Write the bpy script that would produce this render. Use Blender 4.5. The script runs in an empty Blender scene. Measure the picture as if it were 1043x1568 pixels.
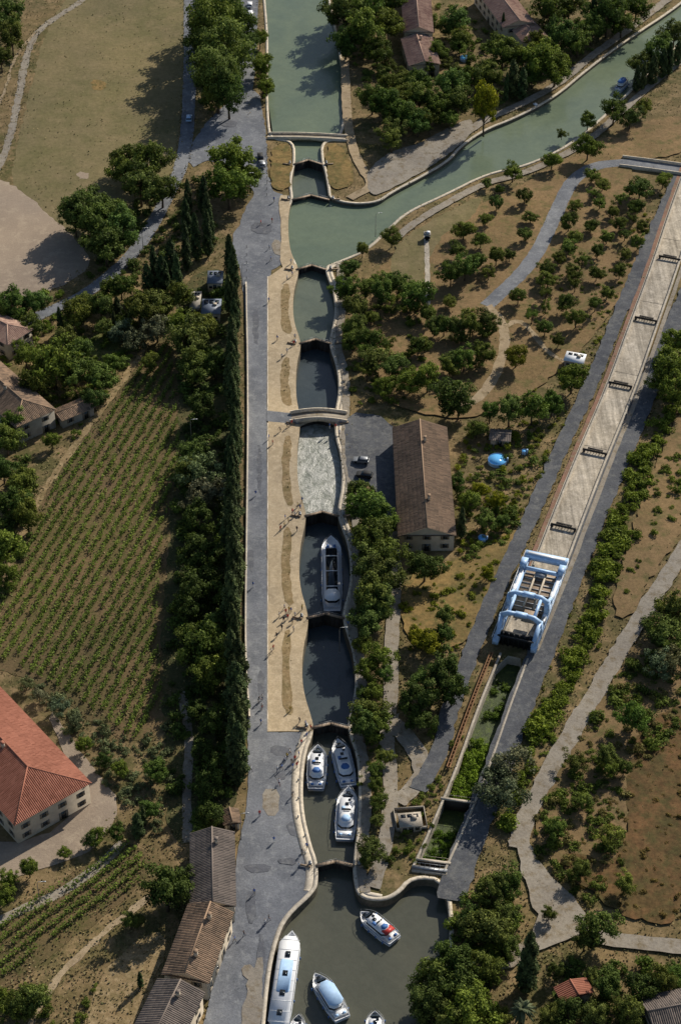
import bpy, math, random
import numpy as np
from mathutils import Vector, Matrix
from mathutils.geometry import delaunay_2d_cdt
random.seed(7); rng=np.random.default_rng(7)
scene=bpy.context.scene
# ---------------- survey frame (aerial photogrammetry: map readings -> metres on the ground) -----------
UC,VC=521.5,784.0
TH=math.radians(40); F=2594/math.tan(TH); H=322.0
def P(u,v,z=0.0):
    a=(u-UC)/F; b=-(v-VC)/F
    dx=a; dy=math.cos(TH)+b*math.sin(TH); dz=-math.sin(TH)+b*math.cos(TH)
    t=(z-H)/dz
    return (dx*t,dy*t)
def PS(l,z=0.0): return [P(u,v,z) for u,v in l]
def SC(v): return (v+1810)*math.cos(TH)/H
# ---------------- materials ----------------
def newmat(name):
    m=bpy.data.materials.new(name); m.use_nodes=True
    nt=m.node_tree; nt.nodes.clear()
    o=nt.nodes.new('ShaderNodeOutputMaterial'); b=nt.nodes.new('ShaderNodeBsdfPrincipled')
    nt.links.new(b.outputs[0],o.inputs[0]); return m,nt,b,o
def N(nt,t,**k):
    n=nt.nodes.new(t)
    for a,b in k.items(): setattr(n,a,b)
    return n
def c4(c): return (c[0],c[1],c[2],1)
def noise(nt,co,scale,detail=6,rough=.6,dist=0):
    n=N(nt,'ShaderNodeTexNoise'); n.inputs['Scale'].default_value=scale; n.inputs['Detail'].default_value=detail
    n.inputs['Roughness'].default_value=rough; n.inputs['Distortion'].default_value=dist; nt.links.new(co,n.inputs['Vector']); return n.outputs['Fac']
def ramp(nt,f,a,b,ca=(0,0,0),cb=(1,1,1)):
    r=N(nt,'ShaderNodeValToRGB'); r.color_ramp.elements[0].position=a; r.color_ramp.elements[1].position=b
    r.color_ramp.elements[0].color=c4(ca); r.color_ramp.elements[1].color=c4(cb); nt.links.new(f,r.inputs[0]); return r.outputs[0]
def mix(nt,f,a,b,mode='MIX'):
    m=N(nt,'ShaderNodeMix',data_type='RGBA',blend_type=mode)
    if isinstance(f,(int,float)): m.inputs[0].default_value=f
    else: nt.links.new(f,m.inputs[0])
    for i,x in ((6,a),(7,b)):
        if isinstance(x,tuple): m.inputs[i].default_value=c4(x)
        else: nt.links.new(x,m.inputs[i])
    return m.outputs[2]
def wm(c,k=(1.45,1.34,1.17)): return tuple(min(.78,a*b) for a,b in zip(c,k))
def ground_mat(name,c1,c2,c3,s1=.05,s2=.25,t2=(.5,.62),rough=.95,fine=1.6,fa=.35,bump=.4,streak=None):
    kk=(1.28,1.33,1.4) if name.startswith(('road_asph','road_patch')) else (1.45,1.34,1.17)
    c1,c2,c3=wm(c1,kk),wm(c2,kk),wm(c3,kk)
    m,nt,b,o=newmat(name); g=N(nt,'ShaderNodeNewGeometry').outputs['Position']
    c=mix(nt,ramp(nt,noise(nt,g,s1,8),.4,.6),c1,c2)
    c=mix(nt,ramp(nt,noise(nt,g,s2,8,.7),t2[0],t2[1]),c,c3)
    f=ramp(nt,noise(nt,g,fine,8,.75),.3,.7,(1-fa,)*3,(1+fa*.6,)*3)
    c=mix(nt,1.0,c,f,'MULTIPLY')
    c=mix(nt,1.0,c,ramp(nt,noise(nt,g,.022,4,.5),.35,.65,(.86,.87,.9),(1.12,1.1,1.06)),'MULTIPLY')
    if streak is not None:
        mp=N(nt,'ShaderNodeMapping'); mp.inputs['Rotation'].default_value=(0,0,streak); mp.inputs['Scale'].default_value=(.9,.05,1); nt.links.new(g,mp.inputs[0])
        c=mix(nt,1.0,c,ramp(nt,noise(nt,mp.outputs[0],1.0,6,.65),.35,.65,(.6,.6,.6),(1.15,1.15,1.15)),'MULTIPLY')
    nt.links.new(c,b.inputs['Base Color']); b.inputs['Roughness'].default_value=rough
    b.inputs['Specular IOR Level'].default_value=.15
    if bump:
        bp=N(nt,'ShaderNodeBump'); bp.inputs['Strength'].default_value=bump; bp.inputs['Distance'].default_value=.3
        nt.links.new(noise(nt,g,fine*1.3,8,.75),bp.inputs['Height']); nt.links.new(bp.outputs[0],b.inputs['Normal'])
    return m
def plain(name,c,rough=.6,metal=0,var=.15,scale=1.5,spec=.3):
    m,nt,b,o=newmat(name); g=N(nt,'ShaderNodeTexCoord').outputs['Object']
    f=ramp(nt,noise(nt,g,scale,6,.7),.3,.7,(1-var,)*3,(1+var*.5,)*3)
    nt.links.new(mix(nt,1.0,tuple(c),f,'MULTIPLY'),b.inputs['Base Color'])
    b.inputs['Roughness'].default_value=rough; b.inputs['Metallic'].default_value=metal
    b.inputs['Specular IOR Level'].default_value=spec; return m
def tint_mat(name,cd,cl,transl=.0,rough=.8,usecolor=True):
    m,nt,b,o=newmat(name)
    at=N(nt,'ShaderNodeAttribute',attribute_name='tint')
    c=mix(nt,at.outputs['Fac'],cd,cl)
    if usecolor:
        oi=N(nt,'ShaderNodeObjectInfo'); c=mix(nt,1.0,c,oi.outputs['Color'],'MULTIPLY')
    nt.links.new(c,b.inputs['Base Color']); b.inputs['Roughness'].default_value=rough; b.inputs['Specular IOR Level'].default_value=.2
    if transl:
        t=N(nt,'ShaderNodeBsdfTranslucent'); nt.links.new(c,t.inputs[0]); ms=N(nt,'ShaderNodeMixShader'); ms.inputs[0].default_value=transl
        nt.links.new(b.outputs[0],ms.inputs[1]); nt.links.new(t.outputs[0],ms.inputs[2]); nt.links.new(ms.outputs[0],o.inputs[0])
    return m
def water_mat(name,c1,c2,scale=.12,bscale=1.2,bstr=.25,rough=.1):
    m,nt,b,o=newmat(name); g=N(nt,'ShaderNodeNewGeometry').outputs['Position']
    c=mix(nt,ramp(nt,noise(nt,g,scale*.35,5,.6,1.2),.35,.65),c1,c2)
    c=mix(nt,1.0,c,ramp(nt,noise(nt,g,.5,6,.7,.8),.3,.7,(.9,.9,.9),(1.08,1.08,1.08)),'MULTIPLY')
    nt.links.new(c,b.inputs['Base Color'])
    b.inputs['Roughness'].default_value=rough; b.inputs['IOR'].default_value=1.33
    bp=N(nt,'ShaderNodeBump'); bp.inputs['Strength'].default_value=bstr; bp.inputs['Distance'].default_value=.15
    nt.links.new(noise(nt,g,bscale,5,.6),bp.inputs['Height']); nt.links.new(bp.outputs[0],b.inputs['Normal']); return m

M={}
M['ground']=ground_mat('ground_scrub',(.125,.098,.052),(.068,.068,.028),(.19,.145,.085),.06,.2,(.46,.62),fine=1.1,fa=.45)
M['orch']=ground_mat('ground_orchard',(.175,.125,.07),(.135,.1,.053),(.095,.088,.038),.07,.25,(.5,.64),fine=1.2,fa=.4)
M['field']=ground_mat('ground_dry_field',(.125,.112,.062),(.1,.096,.048),(.165,.138,.085),.03,.14,(.42,.75),fine=.8,fa=.28)
M['gravel']=ground_mat('ground_gravel',(.235,.2,.17),(.205,.175,.15),(.26,.225,.19),.04,.3,fa=.14)
M['asphalt']=ground_mat('road_asphalt',(.165,.165,.168),(.118,.12,.126),(.22,.218,.212),.11,.45,(.5,.7),fa=.32,fine=2.2)
M['asphd']=ground_mat('road_asphalt_dark',(.09,.09,.092),(.065,.066,.07),(.13,.126,.116),.12,.5,(.48,.68),fa=.35,fine=1.8)
M['patch']=ground_mat('road_patch',(.11,.11,.116),(.095,.095,.1),(.15,.148,.145),.2,.6,fa=.25)
M['quay']=ground_mat('pavement_tan',(.34,.29,.215),(.275,.235,.175),(.4,.35,.27),.09,.6,(.46,.7),fa=.26,fine=2.)
M['earth']=ground_mat('ground_earth_slope',(.19,.145,.085),(.14,.115,.062),(.26,.21,.135),.25,.6,(.46,.65),fa=.35)
M['path']=ground_mat('path_tan',(.28,.235,.17),(.23,.19,.14),(.165,.135,.085),.1,.45,(.5,.66),fa=.28)
M['track']=ground_mat('road_grey_track',(.225,.215,.198),(.185,.176,.165),(.14,.12,.088),.08,.5,(.5,.66),fa=.28)
M['stone']=ground_mat('stone_coping',(.47,.445,.4),(.39,.37,.335),(.28,.265,.235),.3,.9,(.52,.7),fa=.3)
M['wallst']=ground_mat('stone_lock_wall',(.13,.12,.1),(.09,.085,.075),(.055,.06,.045),.3,.9,(.5,.65),fa=.4)
M['conc']=ground_mat('concrete_slope',(.34,.325,.3),(.27,.258,.24),(.42,.4,.375),.1,.6,(.5,.68),fa=.35)
M['slope']=ground_mat('concrete_slope_floor',(.38,.36,.325),(.27,.255,.23),(.47,.45,.42),.12,.5,(.5,.7),fa=.35,streak=.44)
M['rust']=ground_mat('rail_strip_red',(.22,.13,.105),(.16,.105,.085),(.16,.135,.1),.2,.8,fa=.35)
M['soil']=ground_mat('ground_vineyard_soil',(.115,.085,.05),(.085,.072,.036),(.065,.066,.026),.06,.3,fa=.35)
M['dark']=ground_mat('ground_shaded_undergrowth',(.04,.05,.022),(.06,.062,.028),(.09,.078,.04),.1,.3)  # undergrowth green, darkened to carry the shade beside the cypress row
M['dry']=ground_mat('ground_dry_orange',(.125,.075,.037),(.085,.06,.028),(.065,.058,.024),.12,.3,(.45,.62),fa=.55,fine=.9)
M['yel']=ground_mat('ground_yellow_grass',(.18,.13,.058),(.13,.102,.045),(.085,.08,.032),.1,.3,(.48,.62),fa=.45,fine=.9)
M['lawn']=ground_mat('ground_lawn',(.075,.1,.03),(.06,.075,.025),(.12,.11,.05),.1,.3,fa=.3)
M['algae']=ground_mat('algae_water',(.04,.06,.018),(.03,.045,.018),(.07,.1,.026),.3,.9,rough=.5)
M['w_up']=water_mat('water_green',(.15,.185,.12),(.12,.155,.108),bscale=.8,rough=.18)
M['w_mid']=water_mat('water_mid',(.135,.155,.115),(.11,.13,.1),rough=.16)
M['w_dark']=water_mat('water_dark',(.062,.076,.08),(.05,.065,.073))  # shadowy reflection of the lock chambers put into the base colour
M['w_low']=water_mat('water_low',(.1,.1,.074),(.082,.085,.065))
m,nt,b,o=newmat('water_foam'); g=N(nt,'ShaderNodeNewGeometry').outputs['Position']
mp=N(nt,'ShaderNodeMapping'); mp.inputs['Scale'].default_value=(.9,.6,1); nt.links.new(g,mp.inputs[0])
n1=N(nt,'ShaderNodeTexNoise'); n1.inputs['Scale'].default_value=.55; n1.inputs['Detail'].default_value=10; n1.inputs['Distortion'].default_value=1.1; n1.inputs['Roughness'].default_value=.7
nt.links.new(mp.outputs[0],n1.inputs[0])
nt.links.new(mix(nt,ramp(nt,n1.outputs['Fac'],.4,.7),(.17,.18,.14),(.5,.49,.44)),b.inputs['Base Color']); b.inputs['Roughness'].default_value=.3
bp=N(nt,'ShaderNodeBump'); bp.inputs['Strength'].default_value=.8; bp.inputs['Distance'].default_value=.5; nt.links.new(n1.outputs['Fac'],bp.inputs['Height']); nt.links.new(bp.outputs[0],b.inputs['Normal'])
M['foam']=m
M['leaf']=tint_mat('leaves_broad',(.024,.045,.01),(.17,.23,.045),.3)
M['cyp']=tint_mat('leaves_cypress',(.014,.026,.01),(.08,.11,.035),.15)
M['olive']=tint_mat('leaves_olive',(.045,.06,.028),(.19,.22,.115),.2)
M['bark']=plain('bark',(.1,.075,.05),.9)
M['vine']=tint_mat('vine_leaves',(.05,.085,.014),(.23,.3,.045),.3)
M['grass']=tint_mat('grass_blades',(.065,.072,.022),(.34,.265,.125),.1)
M['white']=plain('white_paint',(.82,.83,.84),.25,var=.06,spec=.5)
M['cream']=plain('cream_render',(.55,.47,.36),.9,var=.25,scale=.5)
M['render']=plain('grey_render',(.38,.34,.28),.9,var=.25,scale=.6)
M['glass']=plain('dark_glass',(.015,.02,.025),.08,spec=.6)
M['wood']=plain('wood_dark',(.05,.042,.035),.8,var=.3)
M['woodl']=plain('wood_deck',(.3,.22,.15),.7,var=.3)
M['metal']=plain('metal_grey',(.3,.31,.32),.45,.6)
M['blue']=plain('pale_blue_paint',(.42,.6,.84),.4,var=.15,spec=.4)
M['navy']=plain('blue_canvas',(.06,.16,.4),.6)
M['cyan']=plain('light_blue_canvas',(.4,.58,.8),.6)
M['slate']=plain('slate_blue_roof',(.17,.2,.25),.5,var=.25)
M['red']=plain('red_paint',(.5,.05,.04),.4)
M['black']=plain('black_rubber',(.02,.02,.02),.7)
M['orange']=plain('orange_rust_beam',(.24,.12,.05),.7,var=.4)
M['pool']=plain('pool_water',(.14,.45,.82),.15)
M['shut']=plain('shutter',(.2,.17,.13),.7)
def roofm(n,a,b): return tint_mat(n,a,b,0,.85,False)
M['rred']=roofm('tiles_red',(.24,.09,.055),(.44,.185,.12))
M['rbrown']=roofm('tiles_brown',(.1,.075,.055),(.42,.28,.18))
M['rgrey']=roofm('tiles_grey',(.09,.077,.07),(.28,.225,.185))
M['rpink']=roofm('tiles_pink',(.26,.15,.12),(.55,.38,.28))
# ---------------- mesh builder ----------------
class B:
    def __init__(s): s.v=[];s.n=0;s.l=[];s.t=[];s.m=[];s.k=[]
    def quads(s,V,mat=0,tint=None):
        n=len(V)//4; s.v.append(np.asarray(V,float)); s.l.append(np.arange(4*n)+s.n); s.t.append(np.full(n,4)); s.m.append(np.full(n,mat))
        s.k.append(np.full(n,.5) if tint is None else np.asarray(tint,float)); s.n+=4*n
    def faces(s,V,Fc,mat=0,tint=.5):
        s.v.append(np.asarray(V,float).reshape(-1,3))
        for f in Fc: s.l.append(np.asarray(f)+s.n)
        s.t.append(np.array([len(f) for f in Fc])); s.m.append(np.full(len(Fc),mat)); s.k.append(np.full(len(Fc),float(tint))); s.n+=len(V)
    def box(s,c,d,mat=0,rot=0,top=(1,1),tint=.5):
        V=[]
        for z,tx,ty in ((-.5,1,1),(.5,top[0],top[1])):
            for x,y in ((-.5,-.5),(.5,-.5),(.5,.5),(-.5,.5)):
                X=x*d[0]*tx;Y=y*d[1]*ty
                V.append((c[0]+X*math.cos(rot)-Y*math.sin(rot),c[1]+X*math.sin(rot)+Y*math.cos(rot),c[2]+z*d[2]))
        s.faces(V,[(3,2,1,0),(4,5,6,7),(0,1,5,4),(1,2,6,5),(2,3,7,6),(3,0,4,7)],mat,tint)
    def tube(s,pts,rad,mat=0,n=7,tint=.5,cap=True):
        V=[];Fc=[]
        for i,p in enumerate(pts):
            p=Vector(p); a=Vector(pts[max(0,i-1)]); b=Vector(pts[min(len(pts)-1,i+1)]); d=(b-a).normalized()
            x=d.orthogonal().normalized() if abs(d.z)<.99 else Vector((1,0,0)); y=d.cross(x)
            for k in range(n):
                a_=2*math.pi*k/n; V.append(p+(x*math.cos(a_)+y*math.sin(a_))*rad[i])
        for i in range(len(pts)-1):
            for k in range(n): Fc.append((i*n+k,i*n+(k+1)%n,(i+1)*n+(k+1)%n,(i+1)*n+k))
        if cap: Fc+= [tuple(range(n))[::-1],tuple(range((len(pts)-1)*n,len(pts)*n))]
        s.faces([tuple(v) for v in V],Fc,mat,tint)
    def mesh(s,name,mats,smooth=False):
        me=bpy.data.meshes.new(name); V=np.concatenate(s.v); L=np.concatenate(s.l).astype(np.int32); T=np.concatenate(s.t).astype(np.int32)
        me.vertices.add(len(V)); me.vertices.foreach_set('co',V.ravel().astype(np.float32))
        me.loops.add(len(L)); me.loops.foreach_set('vertex_index',L)
        me.polygons.add(len(T)); st=np.concatenate([[0],np.cumsum(T)[:-1]]).astype(np.int32)
        me.polygons.foreach_set('loop_start',st); me.polygons.foreach_set('loop_total',T)
        for m_ in mats: me.materials.append(M[m_])
        me.polygons.foreach_set('material_index',np.concatenate(s.m).astype(np.int32))
        me.update(calc_edges=True); me.validate()
        a=me.attributes.new('tint','FLOAT','FACE'); k=np.concatenate(s.k).astype(np.float32)
        if len(k)==len(me.polygons): a.data.foreach_set('value',k)
        if smooth: me.polygons.foreach_set('use_smooth',np.ones(len(me.polygons),bool))
        return me
def add(name,me,loc=(0,0,0),rot=0,parent=None,scale=None):
    o=bpy.data.objects.new(name,me); scene.collection.objects.link(o); o.location=loc; o.rotation_euler=(0,0,rot)
    if scale: o.scale=scale
    if parent: o.parent=parent
    return o
def obj(name,b,mats,loc=(0,0,0),rot=0,parent=None,smooth=False): return add(name,b.mesh(name,mats,smooth),loc,rot,parent)
def empty(name,loc=(0,0,0),rot=0):
    o=bpy.data.objects.new(name,None); scene.collection.objects.link(o); o.location=loc; o.rotation_euler=(0,0,rot); return o
# ---------------- 2D helpers ----------------
def chaikin(p,it=2,closed=True):
    for _ in range(it):
        q=[];n=len(p)
        if not closed: q.append(p[0])
        for i in range(n if closed else n-1):
            a=p[i];b=p[(i+1)%n]
            q+=[(a[0]*.75+b[0]*.25,a[1]*.75+b[1]*.25),(a[0]*.25+b[0]*.75,a[1]*.25+b[1]*.75)]
        if not closed: q.append(p[-1])
        p=q
    return p
def pip(X,Y,poly):
    X=np.asarray(X);Y=np.asarray(Y);r=np.zeros(X.shape,bool);n=len(poly)
    for i in range(n):
        x1,y1=poly[i];x2,y2=poly[(i+1)%n]
        if y1==y2: continue
        c=((y1>Y)!=(y2>Y))&(X<(x2-x1)*(Y-y1)/(y2-y1)+x1); r^=c
    return r
def densify(p,step,amp):
    q=[];n=len(p)
    for i in range(n):
        a=p[i];b=p[(i+1)%n];L=math.hypot(b[0]-a[0],b[1]-a[1]);k=max(1,int(L/step))
        for j in range(k):
            t=j/k; q.append((a[0]+(b[0]-a[0])*t+random.uniform(-amp,amp),a[1]+(b[1]-a[1])*t+random.uniform(-amp,amp)))
    return q
HOLES=[]; ZL=[.02]; EDGES=[]
def tri(polys_in,holes):
    vs=[];es=[]
    for p in polys_in+holes:
        s=len(vs); vs+= [Vector(q) for q in p]; es+=[(s+i,s+(i+1)%len(p)) for i in range(len(p))]
    r=delaunay_2d_cdt(vs,es,[],0,1e-5)
    V=np.array([(v.x,v.y) for v in r[0]]); Fc=np.array(r[2]); c=V[Fc].mean(1)
    k=np.zeros(len(Fc),bool)
    for p in polys_in: k|=pip(c[:,0],c[:,1],p)
    for p in holes: k&=~pip(c[:,0],c[:,1],p)
    Fc=Fc[k]
    a=V[Fc[:,0]];b_=V[Fc[:,1]];c_=V[Fc[:,2]]
    area=(b_[:,0]-a[:,0])*(c_[:,1]-a[:,1])-(b_[:,1]-a[:,1])*(c_[:,0]-a[:,0])
    Fc[area<0]=Fc[area<0][:,::-1]
    return V,Fc
def sheet(name,px,mat,smooth=2,jit=.5,world=False,z=None,holes=True):
    p=px if world else PS(px)
    if smooth: p=chaikin(p,smooth)
    if jit: p=densify(p,1.6,jit)
    if z is None: ZL[0]+=.006; z=ZL[0]
    V,Fc=tri([p],HOLES if holes else [])
    b=B(); b.faces([(x,y,z) for x,y in V],[tuple(f) for f in Fc],0); o=obj(name,b,[mat]); return p
def offs(path,d,closed=False):
    n=len(path);q=[]
    for i in range(n):
        a=path[(i-1)%n] if closed else path[max(0,i-1)]; b=path[(i+1)%n] if closed else path[min(n-1,i+1)]
        dx,dy=b[0]-a[0],b[1]-a[1];L=math.hypot(dx,dy) or 1
        dd=d[i] if isinstance(d,list) else d
        q.append((path[i][0]-dy/L*dd,path[i][1]+dx/L*dd))
    return q
def resample(p,step):
    q=[]
    for i in range(len(p)-1):
        a=p[i];b=p[i+1];L=math.hypot(b[0]-a[0],b[1]-a[1]);k=max(1,int(L/step))
        for j in range(k): t=j/k; q.append((a[0]+(b[0]-a[0])*t,a[1]+(b[1]-a[1])*t))
    q.append(p[-1]); return q
ROADS=[]
def road(name,px,w,mat,jit=.14,sm=2,edge=True):
    p=resample(chaikin(PS(px),sm,False),1.5); ws=w/2
    L=offs(p,ws);R=offs(p,-ws)
    L=[(x+random.uniform(-jit,jit),y+random.uniform(-jit,jit)) for x,y in L];R=[(x+random.uniform(-jit,jit),y+random.uniform(-jit,jit)) for x,y in R]
    ZL[0]+=.006;z=ZL[0];b=B();n=len(p)
    b.faces([(x,y,z) for x,y in L]+[(x,y,z) for x,y in R],[(i,n+i,n+i+1,i+1) for i in range(n-1)],0)
    obj(name,b,[mat]); ROADS.append(L[::3]+R[::-1][::3])
    if edge: EDGES.extend(L); EDGES.extend(R)
def ribbon(name,p,o1,o2,z0,z1,mat,closed=False):
    A=offs(p,o1,closed);C=offs(p,o2,closed);n=len(p);b=B()
    V=[(x,y,z0) for x,y in A]+[(x,y,z1) for x,y in A]+[(x,y,z1) for x,y in C]+[(x,y,z0) for x,y in C];Fc=[]
    for i in range(n if closed else n-1):
        j=(i+1)%n
        for k in range(3): Fc.append((k*n+i,k*n+j,(k+1)*n+j,(k+1)*n+i))
    if not closed: Fc+=[(0,n,2*n,3*n),(n-1,2*n-1,3*n-1,4*n-1)]
    b.faces(V,Fc,0); return obj(name,b,[mat])
# ---------------- canal ----------------
left=[(402,-60),(405,-20),(412,60),(410,120),(413,200),(420,213),(452,216),(453,250),(450,258),(446,280),(450,306),(444,315),(441,345),(444,385),(456,408),(458,418),(449,450),(449,490),(460,522),(461,532),(454,560),(453,605),(459,636),(460,655),(455,690),(456,745),(468,783),(469,797),(459,840),(458,895),(471,938),(473,955),(463,1000),(463,1055),(479,1105),(481,1122),(466,1160),(463,1235),(477,1295),(486,1318),(488,1345),(484,1366),(440,1405),(425,1440),(412,1500),(400,1650)]
rlow=[(640,1650),(645,1530),(680,1480),(690,1440),(682,1350),(632,1345),(610,1372),(582,1382),(548,1375),(541,1350),(540,1320),(549,1260),(549,1165),(533,1122),(532,1106),(545,1055),(541,1000),(526,957),(524,938),(537,895),(535,840),(518,797),(516,780),(524,745),(522,700),(512,668),(512,634),(519,600),(516,565),(505,533),(504,520),(513,485),(511,450),(498,418),(499,407),(520,400),(560,383),(592,352),(620,325),(680,298),(745,265),(800,255),(860,228),(900,198),(940,162),(990,112),(1043,60),(1120,-10)]
upb=[(1120,-60),(1043,8),(960,62),(900,107),(850,150),(790,182),(742,200),(705,226),(690,246),(650,270),(600,296),(580,311),(540,314),(503,305),(502,292),(497,262),(492,250),(490,216),(524,213),(526,130),(515,60),(497,-20),(492,-60)]
CAN=chaikin(PS(left+rlow+upb),2)
TRE=chaikin(PS([(768,1002),(735,1080),(700,1180),(665,1262),(634,1330),(678,1336),(722,1240),(756,1150),(776,1090),(806,1010)]),1)
HOLES=[CAN,TRE]
big=[(-3000,-1500),(3000,-1500),(3000,4500),(-3000,4500)]
V,Fc=tri([big],HOLES); b=B(); b.faces([(x,y,0) for x,y in V],[tuple(f) for f in Fc],0); obj('ground',b,['ground'])
def walls(name,p,zb,mat):
    b=B();n=len(p);b.faces([(x,y,.0) for x,y in p]+[(x,y,zb) for x,y in p],[(i,(i+1)%n,n+(i+1)%n,n+i) for i in range(n)],0);obj(name,b,[mat])
walls('canal_wall',CAN,-7,'wallst'); walls('trench_wall',TRE,-4,'conc')
b=B(); b.faces([(x,y,-2.6) for x,y in TRE],[tuple(range(len(TRE)))],0); obj('algae_water',b,['algae'])
G=[(252,452,492),(306,450,502),(413,456,498),(526,461,505),(648,460,512),(790,469,517),(946,472,525),(1114,480,532),(1325,486,540)]
def gl(i,rev=False):
    g,l,r=G[i]; s=[(425,g),(l,g),((l+r)/2,g-7),(r,g),(562,g)]
    return s[::-1] if rev else s
def wpatch(name,poly,z,mat):
    p=PS(poly);V,Fc=tri([p],[]);b=B();b.faces([(x,y,z) for x,y in V],[tuple(f) for f in Fc],0);obj(name,b,[mat])
wpatch('canal_water',[(380,-70),(560,-70)]+gl(0,True),-.8,'w_up')
wpatch('lock_water',gl(0)+gl(1,True),-2.6,'w_mid')
g2=gl(2,True); g2[0]=(540,413)
wpatch('canal_water',[(425,306),(450,306),(476,299),(502,306),(510,285),(570,285),(690,225),(700,180),(1130,-130),(1130,60),(760,290)]+g2,-.9,'w_up')
for i,(z,mt) in enumerate([(-1.8,'w_mid'),(-3.2,'w_dark'),(-1.5,'foam'),(-3.4,'w_dark'),(-3.6,'w_dark'),(-2.6,'w_low')]):
    wpatch('lock_water',gl(2+i)+gl(3+i,True),z,mt)
wpatch('basin_water',gl(8)+[(740,1325),(740,1700),(350,1700),(350,1325)],-2.0,'w_low')
ribbon('stone_coping',CAN,-.9,-.02,.0,.22,'stone',True)
def sub(l,a,b_): return chaikin(PS([q for q in l if a<=q[1]<=b_]),2,False)
ls=sub(left,405,1370)
ribbon('stone_quay_edge',ls,-2.5,-.92,.0,.2,'stone')
rs=chaikin(PS([q for q in rlow if 400<=q[1]<=1385 and q[0]<600]),2,False); ribbon('stone_quay_edge',rs,-2.0,-.92,.0,.2,'stone')
# ---------------- ground zones ----------------
sheet('ground_field',[(70,40),(120,-20),(160,-60),(300,-60),(290,80),(272,190),(275,270),(240,330),(160,420),(95,345),(20,288),(20,250),(38,180)],'field')
sheet('ground_gravel',[(-80,250),(15,275),(95,345),(150,400),(95,440),(0,475),(-100,490)],'gravel')
road('path_field',[(-30,300),(5,245),(22,190),(45,60),(80,30),(130,0),(200,-60)],2.4,'track',.3)
road('path_field',[(-20,190),(10,140),(20,90),(55,50)],1.0,'path',.3)
sheet('ground_bare_patch',[(140,120),(165,125),(160,140),(142,138)],'yel',2,.6);sheet('ground_bare_patch',[(120,262),(140,266),(134,276),(118,272)],'gravel',2,.4)
sheet('ground_lawn',[(130,520),(190,490),(215,520),(160,570),(110,560)],'lawn')
VY=[(262,522),(277,680),(250,820),(240,960),(252,1080),(205,1135),(110,1065),(15,1015),(-70,990),(-70,1000),(0,935),(90,735),(180,612),(235,540)]
sheet('ground_vineyard',[(270,505),(285,680),(258,820),(250,960),(262,1100),(205,1150),(100,1075),(10,1025),(-90,1010),(-90,1000),(-20,925),(75,735),(165,612),(225,530)],'soil')
road('path_vineyard',[(225,530),(168,612),(80,730),(40,805),(-5,925)],1.8,'earth',.35)
VY2=[(-40,1440),(60,1375),(120,1340),(200,1290),(228,1318),(215,1350),(100,1435),(0,1510),(-60,1560)]
sheet('ground_vineyard',[(-60,1430),(60,1370),(200,1282),(235,1316),(220,1358),(100,1445),(0,1530),(-80,1590)],'soil')
sheet('ground_bare_earth',[(120,1600),(150,1490),(235,1420),(262,1440),(230,1520),(190,1600)],'earth')
road('path_vineyard',[(30,1600),(85,1500),(140,1445),(230,1372)],1.4,'path',.3)
road('path_farm',[(-30,1425),(30,1395),(90,1370),(150,1330),(190,1290)],2.2,'track')
sheet('pavement_terrace',[(60,1060),(145,1180),(190,1230),(150,1300),(100,1320),(-60,1370),(-60,1290),(60,1290),(130,1230)],'gravel',1,.2)
sheet('ground_shaded_undergrowth',[(262,440),(345,400),(365,480),(362,800),(362,1000),(368,1260),(300,1290),(255,1290),(255,1130),(245,1000),(262,800),(278,640)],'dark')  # undergrowth strip with the cypress shade painted into its colour
road('path_embankment',[(278,1060),(292,1130),(286,1200),(288,1290)],2.0,'track')
road('road_lane',[(-60,525),(0,508),(90,472),(150,440),(215,380),(258,300),(285,240),(292,120),(290,-60)],4.2,'asphalt')
road('road_upper',[(385,-60),(380,40),(378,100),(365,180)],6.5,'asphalt')
sheet('road_plaza',[(355,150),(395,130),(408,200),(411,290),(440,300),(442,330),(440,400),(405,420),(378,420),(358,375),(375,320),(395,290),(330,240),(285,262),(300,205)],'asphalt',1,.25)
sheet('road_quay',[(352,365),(372,340),(410,330),(438,345),(409,420),(409,1122),(480,1122),(500,1340),(485,1368),(440,1408),(428,1440),(412,1500),(400,1650),(290,1650),(320,1540),(355,1400),(365,1290),(380,1240),(380,1110),(373,1000),(376,800),(378,600),(374,430)],'asphalt',1,.1)
for cx,cy,wx,wy in ((392,500,5,30),(398,720,4,40),(385,860,5,18),(400,1050,5,25),(430,1150,18,8),(415,1230,14,22),(450,1270,10,12),(395,1330,20,7),(385,1390,8,26),(430,1190,9,6),(400,350,16,9),(425,380,8,12),(350,190,14,5),(400,1460,5,30),(380,1490,10,12),(440,1320,14,5)):
    sheet('road_patch',[(cx-wx,cy-wy),(cx+wx,cy-wy*.9),(cx+wx*.9,cy+wy),(cx-wx*.8,cy+wy*.8)],random.choice(['patch','patch','track']),1,.3)
sheet('pavement_gravel_strip',[(393,1470),(404,1468),(400,1600),(360,1650),(375,1520)],'track',1,.3)
QP=[(411,425),(440,405),(460,405),(475,640),(480,1121),(411,1121)]
sheet('pavement_quay',QP,'quay',0,.08)
sheet('pavement_cross',[(409,630),(475,636),(475,652),(409,646)],'asphalt',0,.1)
sheet('pavement_quay_top',[(425,300),(445,300),(455,410),(428,415),(432,350)],'quay',1,.1)
for a,b_ in ((432,515),(545,625),(665,778),(805,930),(963,1098)):
    mid=(a+b_)/2; x=432 if a<600 else 434
    sheet('ground_earth_bank',[(x,a+8),(x+10,a),(x+13,a+22),(x+9,mid),(x+14,b_-18),(x+16,b_),(x,b_-6),(x-3,mid)],'earth',2,.25)
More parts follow.
